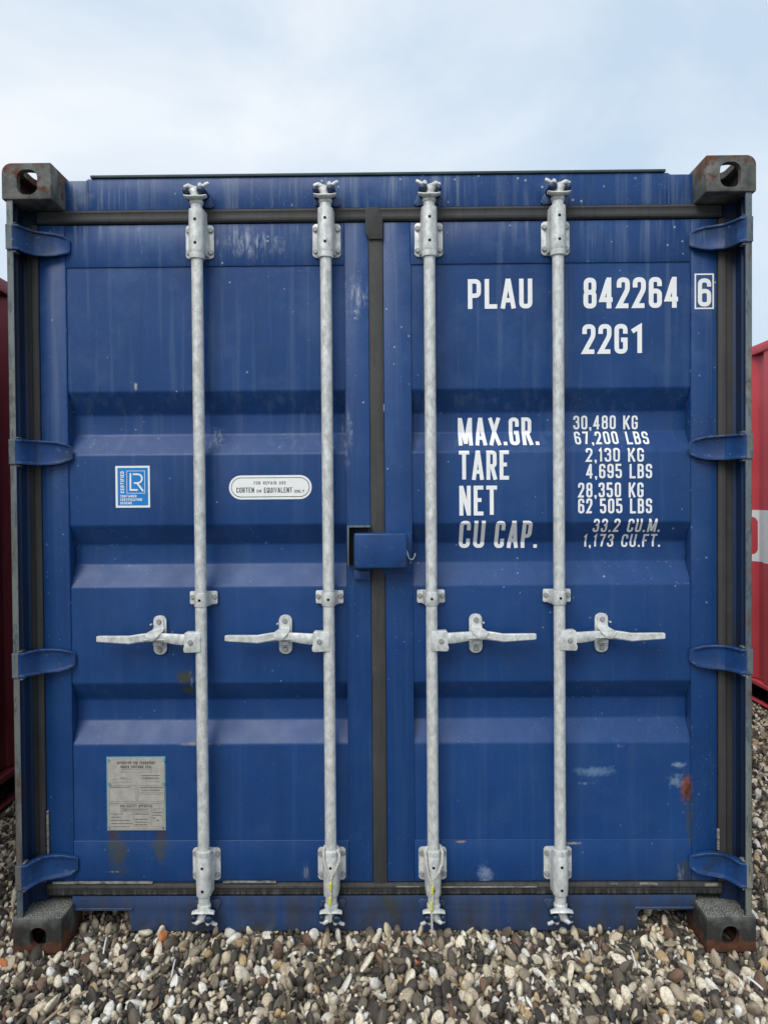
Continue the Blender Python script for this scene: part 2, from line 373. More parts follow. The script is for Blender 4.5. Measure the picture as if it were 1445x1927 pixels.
# ------------------------------------------------------------------ stroke lettering
R9 = 0.92
GL = {
 'P': (1, [(0, [(0,0),(0,1)]), (2, [(0,1),(1,1,R9),(1,.43,R9),(0,.43)])]),
 'L': (.95, [(0, [(0,1),(0,0),(1,0)])]),
 'A': (1.12, [(0, [(0,0),(.45,1)]), (0, [(1,0),(.55,1)]), (2, [(.2,.24),(.8,.24)])]),
 'U': (1, [(0, [(0,1),(0,0,R9),(1,0,R9),(1,1)])]),
 '8': (1, [(1, [(.03,.53,R9),(.03,1,R9),(.97,1,R9),(.97,.53,R9)]), (1, [(0,0,R9),(0,.53,R9),(1,.53,R9),(1,0,R9)])]),
 '4': (1.1, [(0, [(.74,0),(.74,1)]), (2, [(.66,1),(0,.24),(1.12,.24)])]),
 '2': (1, [(2, [(0,.70),(0,1,R9),(1,1,R9),(1,.62,.6),(0,.0),(1.12,0)])]),
 '6': (1, [(1, [(0,0,R9),(0,.56,R9),(1,.56,R9),(1,0,R9)]), (2, [(0,.25),(0,1,R9),(1,1,R9),(1,.74)])]),
 '9': (1, [(1, [(0,.44,R9),(0,1,R9),(1,1,R9),(1,.44,R9)]), (2, [(1,.75),(1,0,R9),(0,0,R9),(0,.26)])]),
 'G': (1, [(2, [(1,.70),(1,1,R9),(0,1,R9),(0,0,R9),(1,0,R9),(1,.46),(.5,.46)])]),
 '1': (.55, [(2, [(-.35,.80),(.7,.98),(.7,-.055)])]),
 'M': (1.4, [(0, [(0,0),(0,1)]), (0, [(1,0),(1,1)]), (2, [(.04,1.04),(.5,.0)]), (2, [(.96,1.04),(.5,.0)])]),
 'X': (1.12, [(0, [(0,0),(1,1)]), (0, [(0,1),(1,0)])]),
 'R': (1, [(0, [(0,0),(0,1)]), (2, [(0,1),(.97,1,R9),(.97,.46,R9),(0,.46)]), (0, [(.55,.46),(1,0)])]),
 'T': (1.0, [(0, [(0,1),(1,1)]), (2, [(.5,1),(.5,-.055)])]),
 'E': (.9, [(0, [(1,1),(0,1),(0,0),(1,0)]), (2, [(0,.52),(1.0,.52)])]),
 'F': (.88, [(0, [(1,1),(0,1),(0,0)]), (2, [(0,.50),(1.0,.50)])]),
 'N': (1.05, [(0, [(0,0),(0,1)]), (0, [(1,0),(1,1)]), (2, [(.03,1.03),(.97,-.03)])]),
 'C': (1, [(2, [(1,.68),(1,1,R9),(0,1,R9),(0,0,R9),(1,0,R9),(1,.32)])]),
 '3': (1, [(2, [(0,.74),(0,1,R9),(.97,1,R9),(.97,.54,R9),(.35,.54)]), (2, [(.35,.54),(1,.54,R9),(1,0,R9),(0,0,R9),(0,.27)])]),
 '0': (1, [(1, [(0,0,R9),(0,1,R9),(1,1,R9),(1,0,R9)])]),
 'O': (1, [(1, [(0,0,R9),(0,1,R9),(1,1,R9),(1,0,R9)])]),
 'Q': (1, [(1, [(0,0,R9),(0,1,R9),(1,1,R9),(1,0,R9)]), (0, [(.6,.2),(1,-.05)])]),
 'D': (1, [(1, [(0,0),(0,1),(1,1,R9),(1,0,R9)])]),
 '7': (1, [(2, [(-.1,1),(1,1),(.38,-.055)])]),
 'K': (1.08, [(0, [(0,0),(0,1)]), (0, [(1,1),(.08,.38)]), (0, [(.36,.56),(1,0)])]),
 'B': (1, [(0, [(0,0),(0,1)]), (2, [(0,1),(.95,1,R9),(.95,.54,R9),(0,.54)]), (2, [(0,.54),(1,.54,R9),(1,0,R9),(0,0)])]),
 'S': (1, [(2, [(1,.72),(1,1,R9),(0,1,R9),(0,.53,R9),(1,.53,R9),(1,0,R9),(0,0,R9),(0,.28)])]),
 '5': (1, [(2, [(1.1,1),(0,1),(0,.58),(1,.58,R9),(1,0,R9),(0,0,R9),(0,.25)])]),
 'V': (1.1, [(0, [(0,1),(.5,0),(1,1)])]),
 'I': (.34, [(0, [(.5,0),(.5,1)])]),
 'H': (1, [(0, [(0,0),(0,1)]), (0, [(1,0),(1,1)]), (2, [(0,.5),(1,.5)])]),
 'Y': (1.1, [(2, [(-.05,1.05),(.5,.48),(1.05,1.05)]), (2, [(.5,.48),(.5,-.055)])]),
 '.': (.36, [(3, (0, 0))]), ',': (.36, [(3, (0, .10))]), ' ': (.62, []), '-': (.7, [(2, [(0,.5),(1,.5)])]), "'": (.3, []),
}
def fillet(pts, R, closed, seg=5):
    out = []; n = len(pts)
    for i, p in enumerate(pts):
        r = p[2] if len(p) > 2 else 0
        if r == 0 or (not closed and i in (0, n-1)): out.append((p[0], p[1])); continue
        a, b, c = np.array(pts[(i-1) % n][:2]), np.array(p[:2]), np.array(pts[(i+1) % n][:2])
        la, lc = np.linalg.norm(a-b), np.linalg.norm(c-b)
        q = min(R*r, la*0.49 if len(pts[(i-1) % n]) > 2 else la*0.95, lc*0.49 if len(pts[(i+1) % n]) > 2 else lc*0.95)
        p0, p1 = b+(a-b)/la*q, b+(c-b)/lc*q
        for k in range(seg+1):
            t = k/seg; t2 = 0.5
            out.append(tuple((1-t)**2*p0+2*t*(1-t)*b+t*t*p1))
    return out
def ribbon(pts, T, closed, cap):
    pts = [np.array(p, float) for p in pts]
    q = [pts[0]]
    for p in pts[1:]:
        if np.linalg.norm(p-q[-1]) > 1e-6: q.append(p)
    if closed and np.linalg.norm(q[0]-q[-1]) < 1e-6: q.pop()
    n = len(q)
    if cap and not closed:
        d = q[0]-q[1]; q[0] = q[0]+d/np.linalg.norm(d)*T/2
        d = q[-1]-q[-2]; q[-1] = q[-1]+d/np.linalg.norm(d)*T/2
    L, Rr = [], []
    for i in range(n):
        d0 = q[i]-q[i-1] if (i or closed) else q[1]-q[0]
        d1 = q[(i+1) % n]-q[i] if (i < n-1 or closed) else q[-1]-q[-2]
        d0 = d0/np.linalg.norm(d0); d1 = d1/np.linalg.norm(d1)
        nn = np.array([-d0[1]-d1[1], d0[0]+d1[0]]); ln = np.linalg.norm(nn)
        nn = nn/ln if ln > 1e-6 else np.array([-d0[1], d0[0]])
        k = min(1/max(nn[0]*-d0[1]+nn[1]*d0[0], 0.2), 2.2)
        L.append(q[i]+nn*T/2*k); Rr.append(q[i]-nn*T/2*k)
    m = n if closed else n-1
    return [(L[i], L[(i+1) % n], Rr[(i+1) % n], Rr[i]) for i in range(m)]
def text_quads(s, H, width, T, gap=0.30):
    """quads (list of four 2-D points, stroke index) filling a box width x H"""
    tot = sum(GL[c][0] for c in s)+gap*(len(s)-1)
    k = width/tot; x = 0; out = []
    for c in s:
        w, strokes = GL[c]; w *= k
        for si, st in enumerate(strokes):
            if st[0] == 3:
                q = min(T*1.05, w)
                out.append(([(x, 0), (x+q, 0), (x+q, q), (x, q)], 0))
                if st[1][1]: out.append(([(x+q*.3, -q*.75), (x+q*.75, -q*.75), (x+q, 0), (x+q*.3, 0)], 1))
                continue
            iw, ih = max(w-T, w*.08), H-T
            pts = [(x+T/2+p[0]*iw, T/2+p[1]*ih)+tuple(p[2:]) for p in st[1]]
            pts = fillet(pts, iw/2, st[0] == 1)
            for qd in ribbon(pts, T, st[0] == 1, st[0] == 0): out.append((qd, si))
        x += w+gap*k
    return out

# ------------------------------------------------------------------ layers of the end frame
YH, YS, YD, YPAN, DEP, YB = 0.108, 0.104, 0.110, 0.1152, 0.050, 0.063
ZH0, ZH1 = PZ(400, 394, YH), PZ(400, 334, YH)
ZD1, ZD0 = PZ(400, 421.5, YD), PZ(400, 1660, YD)
ZR1, ZR0 = PZ(480, 499, YD), PZ(480, 1583, YD)
XL0, XL1 = PX(75, 560, YD), PX(694, 560, YD)
XR0, XR1 = PX(721, 560, YD), PX(1348, 560, YD)
XLa, XLb = PX(126, 700, YD), PX(650, 700, YD)
XRa, XRb = PX(773, 700, YD), PX(1300, 700, YD)
YIN = YPAN+DEP
COR = []
for a, b, c, d in ((736, 780, 817.5, 854.5), (987.5, 1023.5, 1061, 1104), (1285, 1315, 1353.5, 1400.5)):
    COR.append((PZ(450, a, YPAN), PZ(450, b, YIN), PZ(450, c, YIN), PZ(450, d, YPAN)))
def prof(z):
    for a, b, c, d in COR:
        if a >= z >= b: return YPAN+DEP*(a-z)/(a-b)
        if b >= z >= c: return YIN
        if c >= z >= d: return YIN-DEP*(c-z)/(c-d)
    return YPAN
def surf(u, v):
    Y = YPAN
    for _ in range(25):
        x, z = P(u, v, Y)
        Y = 0.5*Y+0.5*(prof(z) if XRa < x < XRb or XLa < x < XLb else YD)
    return P(u, v, Y)
# ------------------------------------------------------------------ ground
def sstep(a, b, x): t = min(max((x-a)/(b-a), 0), 1); return t*t*(3-2*t)
def mound(x, y):
    return 0.030*sstep(0.03, 0.30, y)*sstep(1.24, 1.02, abs(x))*sstep(6.4, 5.8, y)
def m_ground():
    t = NT('gravel_ground')
    v = t.vor(34); c = t.sep(v.outputs['Color'])
    col = t.mix(t.rng(c[0], 0.15, 0.9), (0.045, 0.040, 0.034), (0.34, 0.31, 0.26))
    near = t.rng(v.outputs['Distance'], 0.75, 0.35)
    col = t.mix(near, (0.03, 0.027, 0.024), col)  # dark gaps between pebbles: their shade is put into the colour
    t.bump(v.outputs['Distance'], 0.6, -0.01)
    return t.out(col, 0.85)
xs = sorted(set([-90, -40, -15, -7] + [round(-3.6+0.1*i, 3) for i in range(73)] + [7, 15, 40, 90]))
ys = sorted(set([-90, -40, -15, -6, -3] + [round(-1.2+0.1*i, 3) for i in range(77)] + [9, 15, 40, 90]))
gm = MB(); nx = len(xs)
gm.add([(x, y, mound(x, y)-0.004) for y in ys for x in xs],
       [(j*nx+i, j*nx+i+1, (j+1)*nx+i+1, (j+1)*nx+i) for j in range(len(ys)-1) for i in range(nx-1)])
ground = gm.build('ground', m_ground())
tag(ground, kind='structure')

# ------------------------------------------------------------------ the blue container
box = empty('shipping_container')
tag(box, 'blue steel shipping container with closed double doors and white lettering', 'shipping container')
XO = 1.219                                                            # half width over the castings
ZT = 2.591

# -- corner castings: hollow, with holes in the end, side and top or bottom face
def solid(mb):
    o = mb.build('tmp', M_CAST, smooth=0); return o
def rounded(cx, cz, hw, hh, r, n=6):
    pts = []
    for k, (sx, sz) in enumerate(((1, 1), (-1, 1), (-1, -1), (1, -1))):
        for i in range(n+1):
            a = math.pi/2*(k+i/n)
            pts.append((cx+sx*(hw-r)+r*math.cos(a), cz+sz*(hh-r)+r*math.sin(a)))
    return pts
def casting(top):
    h = 0.118
    r = 0.032
    # outline in x-z, outer side at x = -0.081
    pts = [(0.081, 0)]
    pts += [(0.081, h)]
    pts += [(-0.081+r+r*math.cos(a), h-r+r*math.sin(a)) for a in [math.pi/2+math.pi/2*i/6 for i in range(7)]] if top else [(-0.081, h)]
    pts += [(-0.081, 0)] if top else [(-0.081+0.006, 0)]
    if not top: pts.insert(-1, (-0.081, 0.006))
    body = MB().prism(pts, 0, 0.178).build('tmp', M_CAST, bevel=0.005, seg=2, smooth=0)
    cut = []
    cut.append(MB().box(-0.060, 0.062, 0.022, 0.160, 0.022 if top else 0.010, h-0.022).build('tmp', M_CAST, smooth=0))
    cz = 0.055
    cut.append(MB().prism(rounded(0.003, cz, 0.0335 if top else 0.028, 0.0405 if top else 0.033, 0.0265), -0.02, 0.05).build('tmp', M_CAST, smooth=0))
    sp = rounded(0.089, cz, 0.04, 0.026, 0.0255)
    cut.append(MB().loft([[(x, y, z) for y, z in sp] for x in (-0.10, -0.04)]).build('tmp', M_CAST, smooth=0))
    tp = rounded(0.0, 0.089, 0.032, 0.062, 0.031)
    zz = (h-0.04, h+0.03) if top else (-0.03, 0.04)
    cut.append(MB().loft([[(x, y, z) for x, y in tp] for z in zz]).build('tmp', M_CAST, smooth=0))
    for c in cut:
        md = body.modifiers.new('b', 'BOOLEAN'); md.operation = 'DIFFERENCE'; md.object = c; md.solver = 'EXACT'
    dg = bpy.context.evaluated_depsgraph_get(); dg.update()
    me = bpy.data.meshes.new_from_object(body.evaluated_get(dg)); me.name = 'corner_casting'
    for o in cut+[body]: bpy.data.objects.remove(o)
    for p in me.polygons: p.use_smooth = True
    me.set_sharp_from_angle(angle=math.radians(30))
    return me
CAST_T, CAST_B = casting(True), casting(False)
def put_castings(parent, x0, x1, y0, y1, mat=None):
    for me, z in ((CAST_T, ZT-0.118), (CAST_B, 0.0)):
        if mat: me = me.copy(); me.materials[0] = mat
        for sx, xx in ((1, x0+0.081), (-1, x1-0.081)):
            for sy, yy in ((1, y0), (-1, y1)):
                o = bpy.data.objects.new('corner_casting', me); COL.objects.link(o)
                o.parent = parent; o.location = (xx, yy, z); o.scale = (sx, sy, 1)
put_castings(box, -XO, XO, 0.0, 6.058)

# -- corner posts: thin front flange, then an inner wall running back to the seal
XPo = 1.207                                                          # outer face
XPi = 1.185                                                          # inner edge of the flange
LEN = 6.058
ZP0, ZP1 = 0.118, ZT-0.118
def post(side):
    s = side
    m = MB()
    plan = [(-XPo, 0.006), (-XPi, 0.006), (-XPi, 0.015), (-1.1975, 0.017), (-1.1975, 0.046), (-1.1915, 0.048), (-1.1915, 0.056), (-1.1975, 0.058), (-1.1975, 0.102),
            (-1.150, 0.118), (-1.150, 0.150), (-XPo, 0.150)]
    n = len(plan)
    rings = [[(s*-1*x if s > 0 else x, y, z) for x, y in plan] for z in (ZP0, ZP1)]
    m.loft(rings)
    # the narrow front face is bare and weathered
    for k, f in enumerate(m.f):
        ys_ = [m.v[i][1] for i in f]
        if max(ys_) < 0.0065: m.m[k] = 1
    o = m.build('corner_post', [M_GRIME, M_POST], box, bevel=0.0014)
    return o
post(-1); post(1)

# -- hinge straps: forged, with rims, sweeping from the post edge back to the door
def hinge(zc, tilt):
    m = MB()
    path = [(-1.2085, 0.001, .0405), (-1.187, 0.001, .0405), (-1.177, 0.010, .0405), (-1.166, 0.044, .041), (-1.148, 0.074, .0415),
            (-1.112, 0.088, .040), (-1.085, 0.092, .0375), (-1.060, 0.095, .031), (-1.048, 0.098, .026), (-1.041, 0.102, .020)]
    rings = []
    for i, (x, y, h) in enumerate(path):
        a = path[max(i-1, 0)]; b = path[min(i+1, len(path)-1)]
        d = Vector((b[0]-a[0], b[1]-a[1])).normalized(); nx_, ny_ = d[1], -d[0]       # towards the camera
        rim = 0.0085 if 1 < i < 8 else 0.0004
        th = 0.013 if i < 9 else 0.008
        sec = [(-h, -th), (-h, rim), (-h+.0065, rim), (-h+.009, 0), (h-.009, 0), (h-.0065, rim), (h, rim), (h, -th)]
        rings.append([(x+nx_*o_, y+ny_*o_, zc+q) for q, o_ in sec])
    m.loft(rings)
    for k, f in enumerate(m.f):
        if max(m.v[i][0] for i in f) < -1.186: m.m[k] = 1                              # bare eye on the post edge
    m.cyl((-1.196, 0.020, zc-0.046), (-1.196, 0.020, zc+0.046), 0.009, n=14, mi=1)     # pin
    return m
HZ = [PZ(60, v, 0.06) for v in (456, 852, 1246, 1637)]
hm = None
for k, z in enumerate(HZ):
    for sx in (1, -1):
        if hm is None:
            hm = hinge(0, 0).build('hinge', [M_BLUEB, M_POST], box, bevel=0.0016); o = hm
        else:
            o = copy_tree(hm, box)
        o.location = (0, 0, z); o.scale = (sx, 1, 1)
        # lighter lug on the post edge and welded blocks above and below
lug = None
for z in HZ:
    for sx in (1, -1):
        for dz in (-0.046, 0.046):
            if lug is None:
                lug = MB().box(-1.2065, -1.178, 0.0065, 0.034, -0.0030, 0.0030).build('hinge_lug', M_CAST, box, bevel=0.002); o = lug
            else: o = copy_tree(lug, box)
            o.location = (0, 0, z+dz); o.scale = (sx, 1, 1)

# -- rear header, roof edge, sill
m = MB()
xa, xb = PX(165, 360, YH), PX(1258, 350, YH)
m.box(xa, xb, YH, YH+0.09, ZH0, ZH1)
m.box(-1.064, xa-0.0015, YH+0.004, YH+0.09, ZH0, ZH1-0.004); m.box(xb+0.0015, 1.064, YH+0.004, YH+0.09, ZH0, ZH1-0.004)
hd = m.build('header', M_BLUE, box, bevel=0.003)
m = MB(); m.box(xa+0.012, xb-0.012, YH-0.006, YH+0.14, ZH1+0.001, ZH1+0.010)
m.build('gutter_lip', M_ROOF, box, bevel=0.002)
for x in (xa, xb):
    MB().cyl((x, YH+0.001, ZH0), (x, YH+0.001, ZH1-0.006), 0.0045, n=8).build('weld_bead', M_BLUE, hd)
MB().box(-1.19, 1.19, YH+0.145, LEN-0.1, ZT-0.05, ZT-0.018).build('roof', M_BLUEB, box, bevel=0.004)
# roof rails between the castings
for sx in (-1, 1):
    MB().box(sx*1.205, sx*1.145, 0.178, LEN-0.178, ZT-0.09, ZT-0.012).build('top_rail', M_BLUEB, box, bevel=0.004)
    MB().box(sx*1.205, sx*1.145, 0.178, LEN-0.178, 0.018, 0.165).build('bottom_rail', M_BLUEB, box, bevel=0.004)
# sill with an upper flange, cut away next to the castings
ZS1 = PZ(400, 1686, YS); ZS0 = PZ(720, 1752, YS)
cl, cr_ = PX(244, 1730, YS), PX(1200, 1730, YS); ZC = PZ(200, 1713, YS)
pts = [(-1.064, ZS1), (-1.064, ZC), (cl-0.012, ZC), (cl-0.002, ZC-0.010), (cl, ZC-0.02), (cl, ZS0), (cr_, ZS0), (cr_, ZC-0.02), (cr_+0.002, ZC-0.010), (cr_+0.012, ZC), (1.064, ZC), (1.064, ZS1)]
sill = MB().prism(pts[::-1], YS, YS+0.10).build('door_sill', M_BLUE, box, bevel=0.003)
for x0, x1 in ((-1.055, cl+0.012), (cr_-0.012, 1.055)):                # pale worn lip over each cut-out
    MB().box(x0, x1, YS-0.007, YS-0.0005, ZC+0.001, ZC+0.010).build('cutout_lip', M_BLUEB, sill, bevel=0.0025)
    MB().box(x0-0.005, x1+0.005, YS+0.105, YS+0.9, ZC-0.004, ZC+0.012).build('cutout_roof', M_UNDER, sill)
# underside, floor, side walls, front wall
MB().box(-1.13, 1.13, 0.95, LEN-0.12, 0.10, 0.165).build('floor', M_UNDER, box)

def corrugated(length, z0, z1, amp=0.036, pitch=0.278):
    """outline along t: list of (t, depth) with depth 0 outermost"""
    t = 0; pts = [(0, 0)]
    while t < length:
        for dt, d in ((0.072, 0), (0.068, amp), (0.070, amp), (0.068, 0)):
            t += dt
            pts.append((min(t, length), d))
            if t >= length: break
    return pts
def side_wall(name, parent, mat, x, sgn, y0, y1, z0, z1):
    pr = corrugated(y1-y0, z0, z1); m = MB()
    front = [(x-sgn*d, y0+t) for t, d in pr]; back = [(a-sgn*0.004, b) for a, b in front[::-1]]
    m.loft([[(a, b, z) for a, b in front+back] for z in (z0, z1)])
    return m.build(name, mat, parent, smooth=0)
def end_wall(name, parent, mat, y, sgn, x0, x1, z0, z1):
    pr = corrugated(x1-x0, z0, z1); m = MB()
    front = [(x0+t, y-sgn*d) for t, d in pr]; back = [(a, b-sgn*0.004) for a, b in front[::-1]]
    m.loft([[(a, b, z) for a, b in front+back] for z in (z0, z1)])
    return m.build(name, mat, parent, smooth=0)
side_wall('side_wall', box, M_BLUEB, -1.200, -1, 0.178, LEN-0.178, 0.166, ZT-0.091)
side_wall('side_wall', box, M_BLUEB, 1.200, 1, 0.178, LEN-0.178, 0.166, ZT-0.091)
end_wall('front_wall', box, M_BLUEB, LEN-0.012, 1, -1.14, 1.14, 0.12, ZT-0.12)

# -- rubber seals round the doors
def seal_h(name, z0, z1, mat, up):
    """extruded along x; z0 next to the door, z1 next to the frame"""
    h = z1-z0
    pr = [(0.106, z0+0.06*h), (0.100, z0+0.16*h), (0.0985, z0+0.34*h), (0.101, z0+0.42*h), (0.101, z0+0.72*h), (0.0985, z0+0.80*h), (0.1035, z0+0.97*h), (0.140, z0+0.97*h), (0.140, z0+0.06*h)]
    m = MB(); m.loft([[(x, y, z) for y, z in pr] for x in (-1.150, 1.150)])
    return m.build(name, mat, box, bevel=0.0012)
seal_h('top_seal', ZD1, ZH0, M_RUB, 1)
seal_h('bottom_seal', ZD0, ZS1, M_RUBD, -1)
def seal_v(name, x0, x1, mat):
    w = x1-x0
    pr = [(x0+0.05*w, 0.106), (x0+0.18*w, 0.101), (x0+0.45*w, 0.100), (x0+0.55*w, 0.104), (x0+0.85*w, 0.104), (x0+0.99*w, 0.112), (x0+0.99*w, 0.14), (x0+0.05*w, 0.14)]
    m = MB(); m.loft([[(x, y, z) for x, y in pr] for z in (ZD0+0.002, ZD1-0.002)])
    return m.build(name, mat, box, bevel=0.0012)
seal_v('side_seal', XL0, -1.1945, M_RUB); seal_v('side_seal', XR1, 1.1945, M_RUB)
m = MB()
m.loft([[(x, y, z) for x, y in ((XL1+0.001, 0.1065), (XL1+0.016, 0.1045), (XR0-0.016, 0.1045), (XR0-0.001, 0.1065), (XR0-0.001, 0.14), (XL1+0.001, 0.14))] for z in (ZD0-0.012, ZD1-0.001)])
ct = m.build('centre_seal', M_RUB, box, bevel=0.001)
tx0, tx1 = PX(687.5, 420, .1), PX(720, 420, .1)
za, zb, zc_ = PZ(700, 390, .1), PZ(700, 437, .1), PZ(700, 450, .1)
MB().prism([(tx0, za), (tx1-0.012, za), (tx1-0.012, za-0.012), (tx1, za-0.036), (tx1, zc_), (tx0+0.012, zc_), (tx0, zb)][::-1], 0.0975, 0.1035).build('seal_corner', M_RUB, ct, bevel=0.001)
# old sealant left along the seals
for u0, u1, v, hh in ((100, 288, 1659.5, 3.2), (420, 520, 1658.5, 2.6), (1150, 1162, 1662, 3), (1203, 1237, 1661.5, 4), (1325, 1350, 1662, 5), (745, 790, 1667, 2), (830, 1010, 1667.5, 2.0)):
    x0, z1_ = P(u0, v, 0.1005); x1, z0_ = P(u1, v+hh, 0.1005)
    MB().box(x0, x1, 0.0965, 0.106, z0_, z1_).build('sealant_strip', M_SEALANT, ct, bevel=0.0012)
x0, z1_ = P(88, 1526, 0.1); x1, z0_ = P(93, 1606, 0.1)
MB().box(x0, x1, 0.0985, 0.107, z0_, z1_).build('sealant_strip', M_SEALANT, ct, bevel=0.0015)
x0, z1_ = P(1349, 1560, 0.1); x1, z0_ = P(1353.5, 1600, 0.1)
MB().box(x0, x1, 0.0985, 0.107, z0_, z1_).build('sealant_strip', M_SEALANT, ct, bevel=0.0015)

# -- doors
def door(x0, x1, xa, xb):
    m = MB()
    m.box(x0, xa, YD, YD+0.062, ZD0, ZD1); m.box(xb, x1, YD, YD+0.062, ZD0, ZD1)
    m.box(xa+0.0008, xb-0.0008, YD+0.0006, YD+0.055, ZR1, ZD1-0.0004); m.box(xa+0.0008, xb-0.0008, YD+0.0006, YD+0.055, ZD0+0.0004, ZR0)
    d = m.build('door', M_BLUE, box, bevel=0.0022)
    seq = [(ZR1-0.0006, YPAN)]
    for a, b, c, e in COR: seq += [(a, YPAN), (b, YIN), (c, YIN), (e, YPAN)]
    seq += [(ZR0+0.0006, YPAN)]
    # small radii at the folds
    fine = [seq[0]]
    for i in range(1, len(seq)-1):
        p, q, r = map(np.array, (seq[i-1], seq[i], seq[i+1]))
        e0 = q+(p-q)/np.linalg.norm(p-q)*0.006; e1 = q+(r-q)/np.linalg.norm(r-q)*0.006
        for t in (0, .33, .67, 1): fine.append(tuple((1-t)**2*e0+2*t*(1-t)*q+t*t*e1))
    fine.append(seq[-1])
    nxs = 24; xsx = [xa+0.0008+(xb-xa-0.0016)*i/nxs for i in range(nxs+1)]
    mm = MB(); n = len(fine)
    mm.add([(x, y, z) for x in xsx for z, y in fine], [(i*n+k, (i+1)*n+k, (i+1)*n+k+1, i*n+k+1) for i in range(nxs) for k in range(n-1)])
    mm.build('door_panel', M_BLUE, d, smooth=40)
    # weld beads along the panel edges
    mw = MB()
    for x in (xa, xb):
        zs = [ZR0+(ZR1-ZR0)*i/160 for i in range(161)]
        mw.tube([(x+rnd.uniform(-.0007, .0007), min(YD+0.0015, prof(z)), z) for z in zs], 0.0021, 6)
    for z in (ZR0, ZR1):
        mw.tube([(xa+(xb-xa)*i/80, YD+0.0028, z+rnd.uniform(-.0005, .0005)) for i in range(81)], 0.0024, 6)
    mw.build('weld_bead', M_BLUE, d)
    return d
doorL = door(XL0, XL1, XLa, XLb); doorR = door(XR0, XR1, XRa, XRb)

# -- painted lettering, laid on the folded sheet
def lettering(items, parent, name, mat, T_rel=0.17):
    for s, u0, u1, v0, v1, gap in items:
        ws = s.split(' '); full = sum(GL[c][0] for c in s)+gap*(len(s)-1); pos = 0
        for w in ws:
            wl = sum(GL[c][0] for c in w)+gap*(len(w)-1)
            lettering_word([(w, u0+(u1-u0)*pos/full, u0+(u1-u0)*(pos+wl)/full, v0, v1, gap)], parent, 'lettering', mat, T_rel)
            pos += wl+GL[' '][0]+2*gap
def lettering_word(items, parent, name, mat, T_rel=0.17):
    bm = bmesh.new()
    for s, u0, u1, v0, v1, gap in items:
        x0, z1_ = surf(u0, v0); x1, _ = surf(u1, v0); xb0, z0_ = surf(u0, v1); xb1, _ = surf(u1, v1)
        zt = surf((u0+u1)/2, v0)[1]; zb = surf((u0+u1)/2, v1)[1]
        xl = (x0+xb0)/2; xr = (x1+xb1)/2; H = zt-zb
        for q, si in text_quads(s, H, xr-xl, T_rel*H if isinstance(T_rel, float) else T_rel, gap):
            vs = [bm.verts.new((xl+p[0], -0.0009-0.00025*si, zb+p[1])) for p in q]
            try: bm.faces.new(vs)
            except ValueError: pass
    for a in COR:
        for z in a:
            g = bm.verts[:]+bm.edges[:]+bm.faces[:]
            bmesh.ops.bisect_plane(bm, geom=g, plane_co=(0, 0, z), plane_no=(0, 0, 1))
    for v in bm.verts:
        x, yo, z = v.co
        on = XRa < x < XRb or XLa < x < XLb
        v.co.y = (prof(z) if on else YD)+yo-(0.0004)
    for f in bm.faces:
        f.normal_update()
        if f.normal.y > 0: f.normal_flip()
    me = bpy.data.meshes.new(name); bm.to_mesh(me); bm.free(); me.materials.append(mat)
    o = bpy.data.objects.new(name, me); COL.objects.link(o); o.parent = parent
    return o
lettering([('PLAU', 880, 1001, 525, 581, .28)], doorR, 'owner_lettering', M_WHITE, 0.150)
lettering([('842264', 1097, 1277, 522, 580, .22)], doorR, 'serial_lettering', M_WHITE, 0.155)
lettering([('6', 1312, 1337, 524, 577, .2)], doorR, 'check_digit', M_WHITE, 0.150)
lettering([('22G', 1095, 1180, 610, 666, .22), ('1', 1189, 1211, 610, 666, .2)], doorR, 'size_code_lettering', M_WHITE, 0.152)
lettering([('MAX.GR.', 862, 1013, 786, 838, .26)], doorR, 'weight_heading', M_WHITE, 0.132)
lettering([('TARE', 863, 957, 848, 903, .26)], doorR, 'weight_heading', M_WHITE, 0.132)
lettering([('NET', 864, 935, 914, 970, .26)], doorR, 'weight_heading', M_WHITE, 0.132)
lettering([('CU', 864, 912, 980, 1031, .3), ('CAP.', 931, 1012, 980, 1031, .3)], doorR, 'volume_heading', M_WHITE, 0.138)
for it in (('30,480 KG', 1078, 1199, 782, 808, .3), ('67,200 LBS', 1080, 1219, 812, 836, .34), ('2,130 KG', 1101, 1210, 843, 869, .3), ('4,695 LBS', 1102, 1226, 873, 900, .3),
           ('28,350 KG', 1087, 1210, 908, 936, .3), ('62 505 LBS', 1087, 1226, 938, 966, .3)): lettering([it], doorR, 'weight_figure', M_WHITE, 0.145)
for it in (('33.2 CU.M.', 1115, 1242, 976, 1001, .34), ('1,173 CU.FT.', 1098, 1243, 1005, 1029, .34)): lettering([it], doorR, 'volume_figure', M_WHITE, 0.145)
# frame round the check digit
xa_, za_ = P(1306, 515, YD); xb_, zb_ = P(1342.3, 581.5, YD)
m = MB(); th = 0.0048
for b in ((xa_, xb_, za_-th, za_), (xa_, xb_, zb_, zb_+th), (xa_, xa_+th, zb_+th, za_-th), (xb_-th, xb_, zb_+th, za_-th)):
    m.box(b[0], b[1], YD-0.0010, YD-0.0003, b[2], b[3])
m.build('check_digit_frame', M_WHITE, doorR, smooth=0)

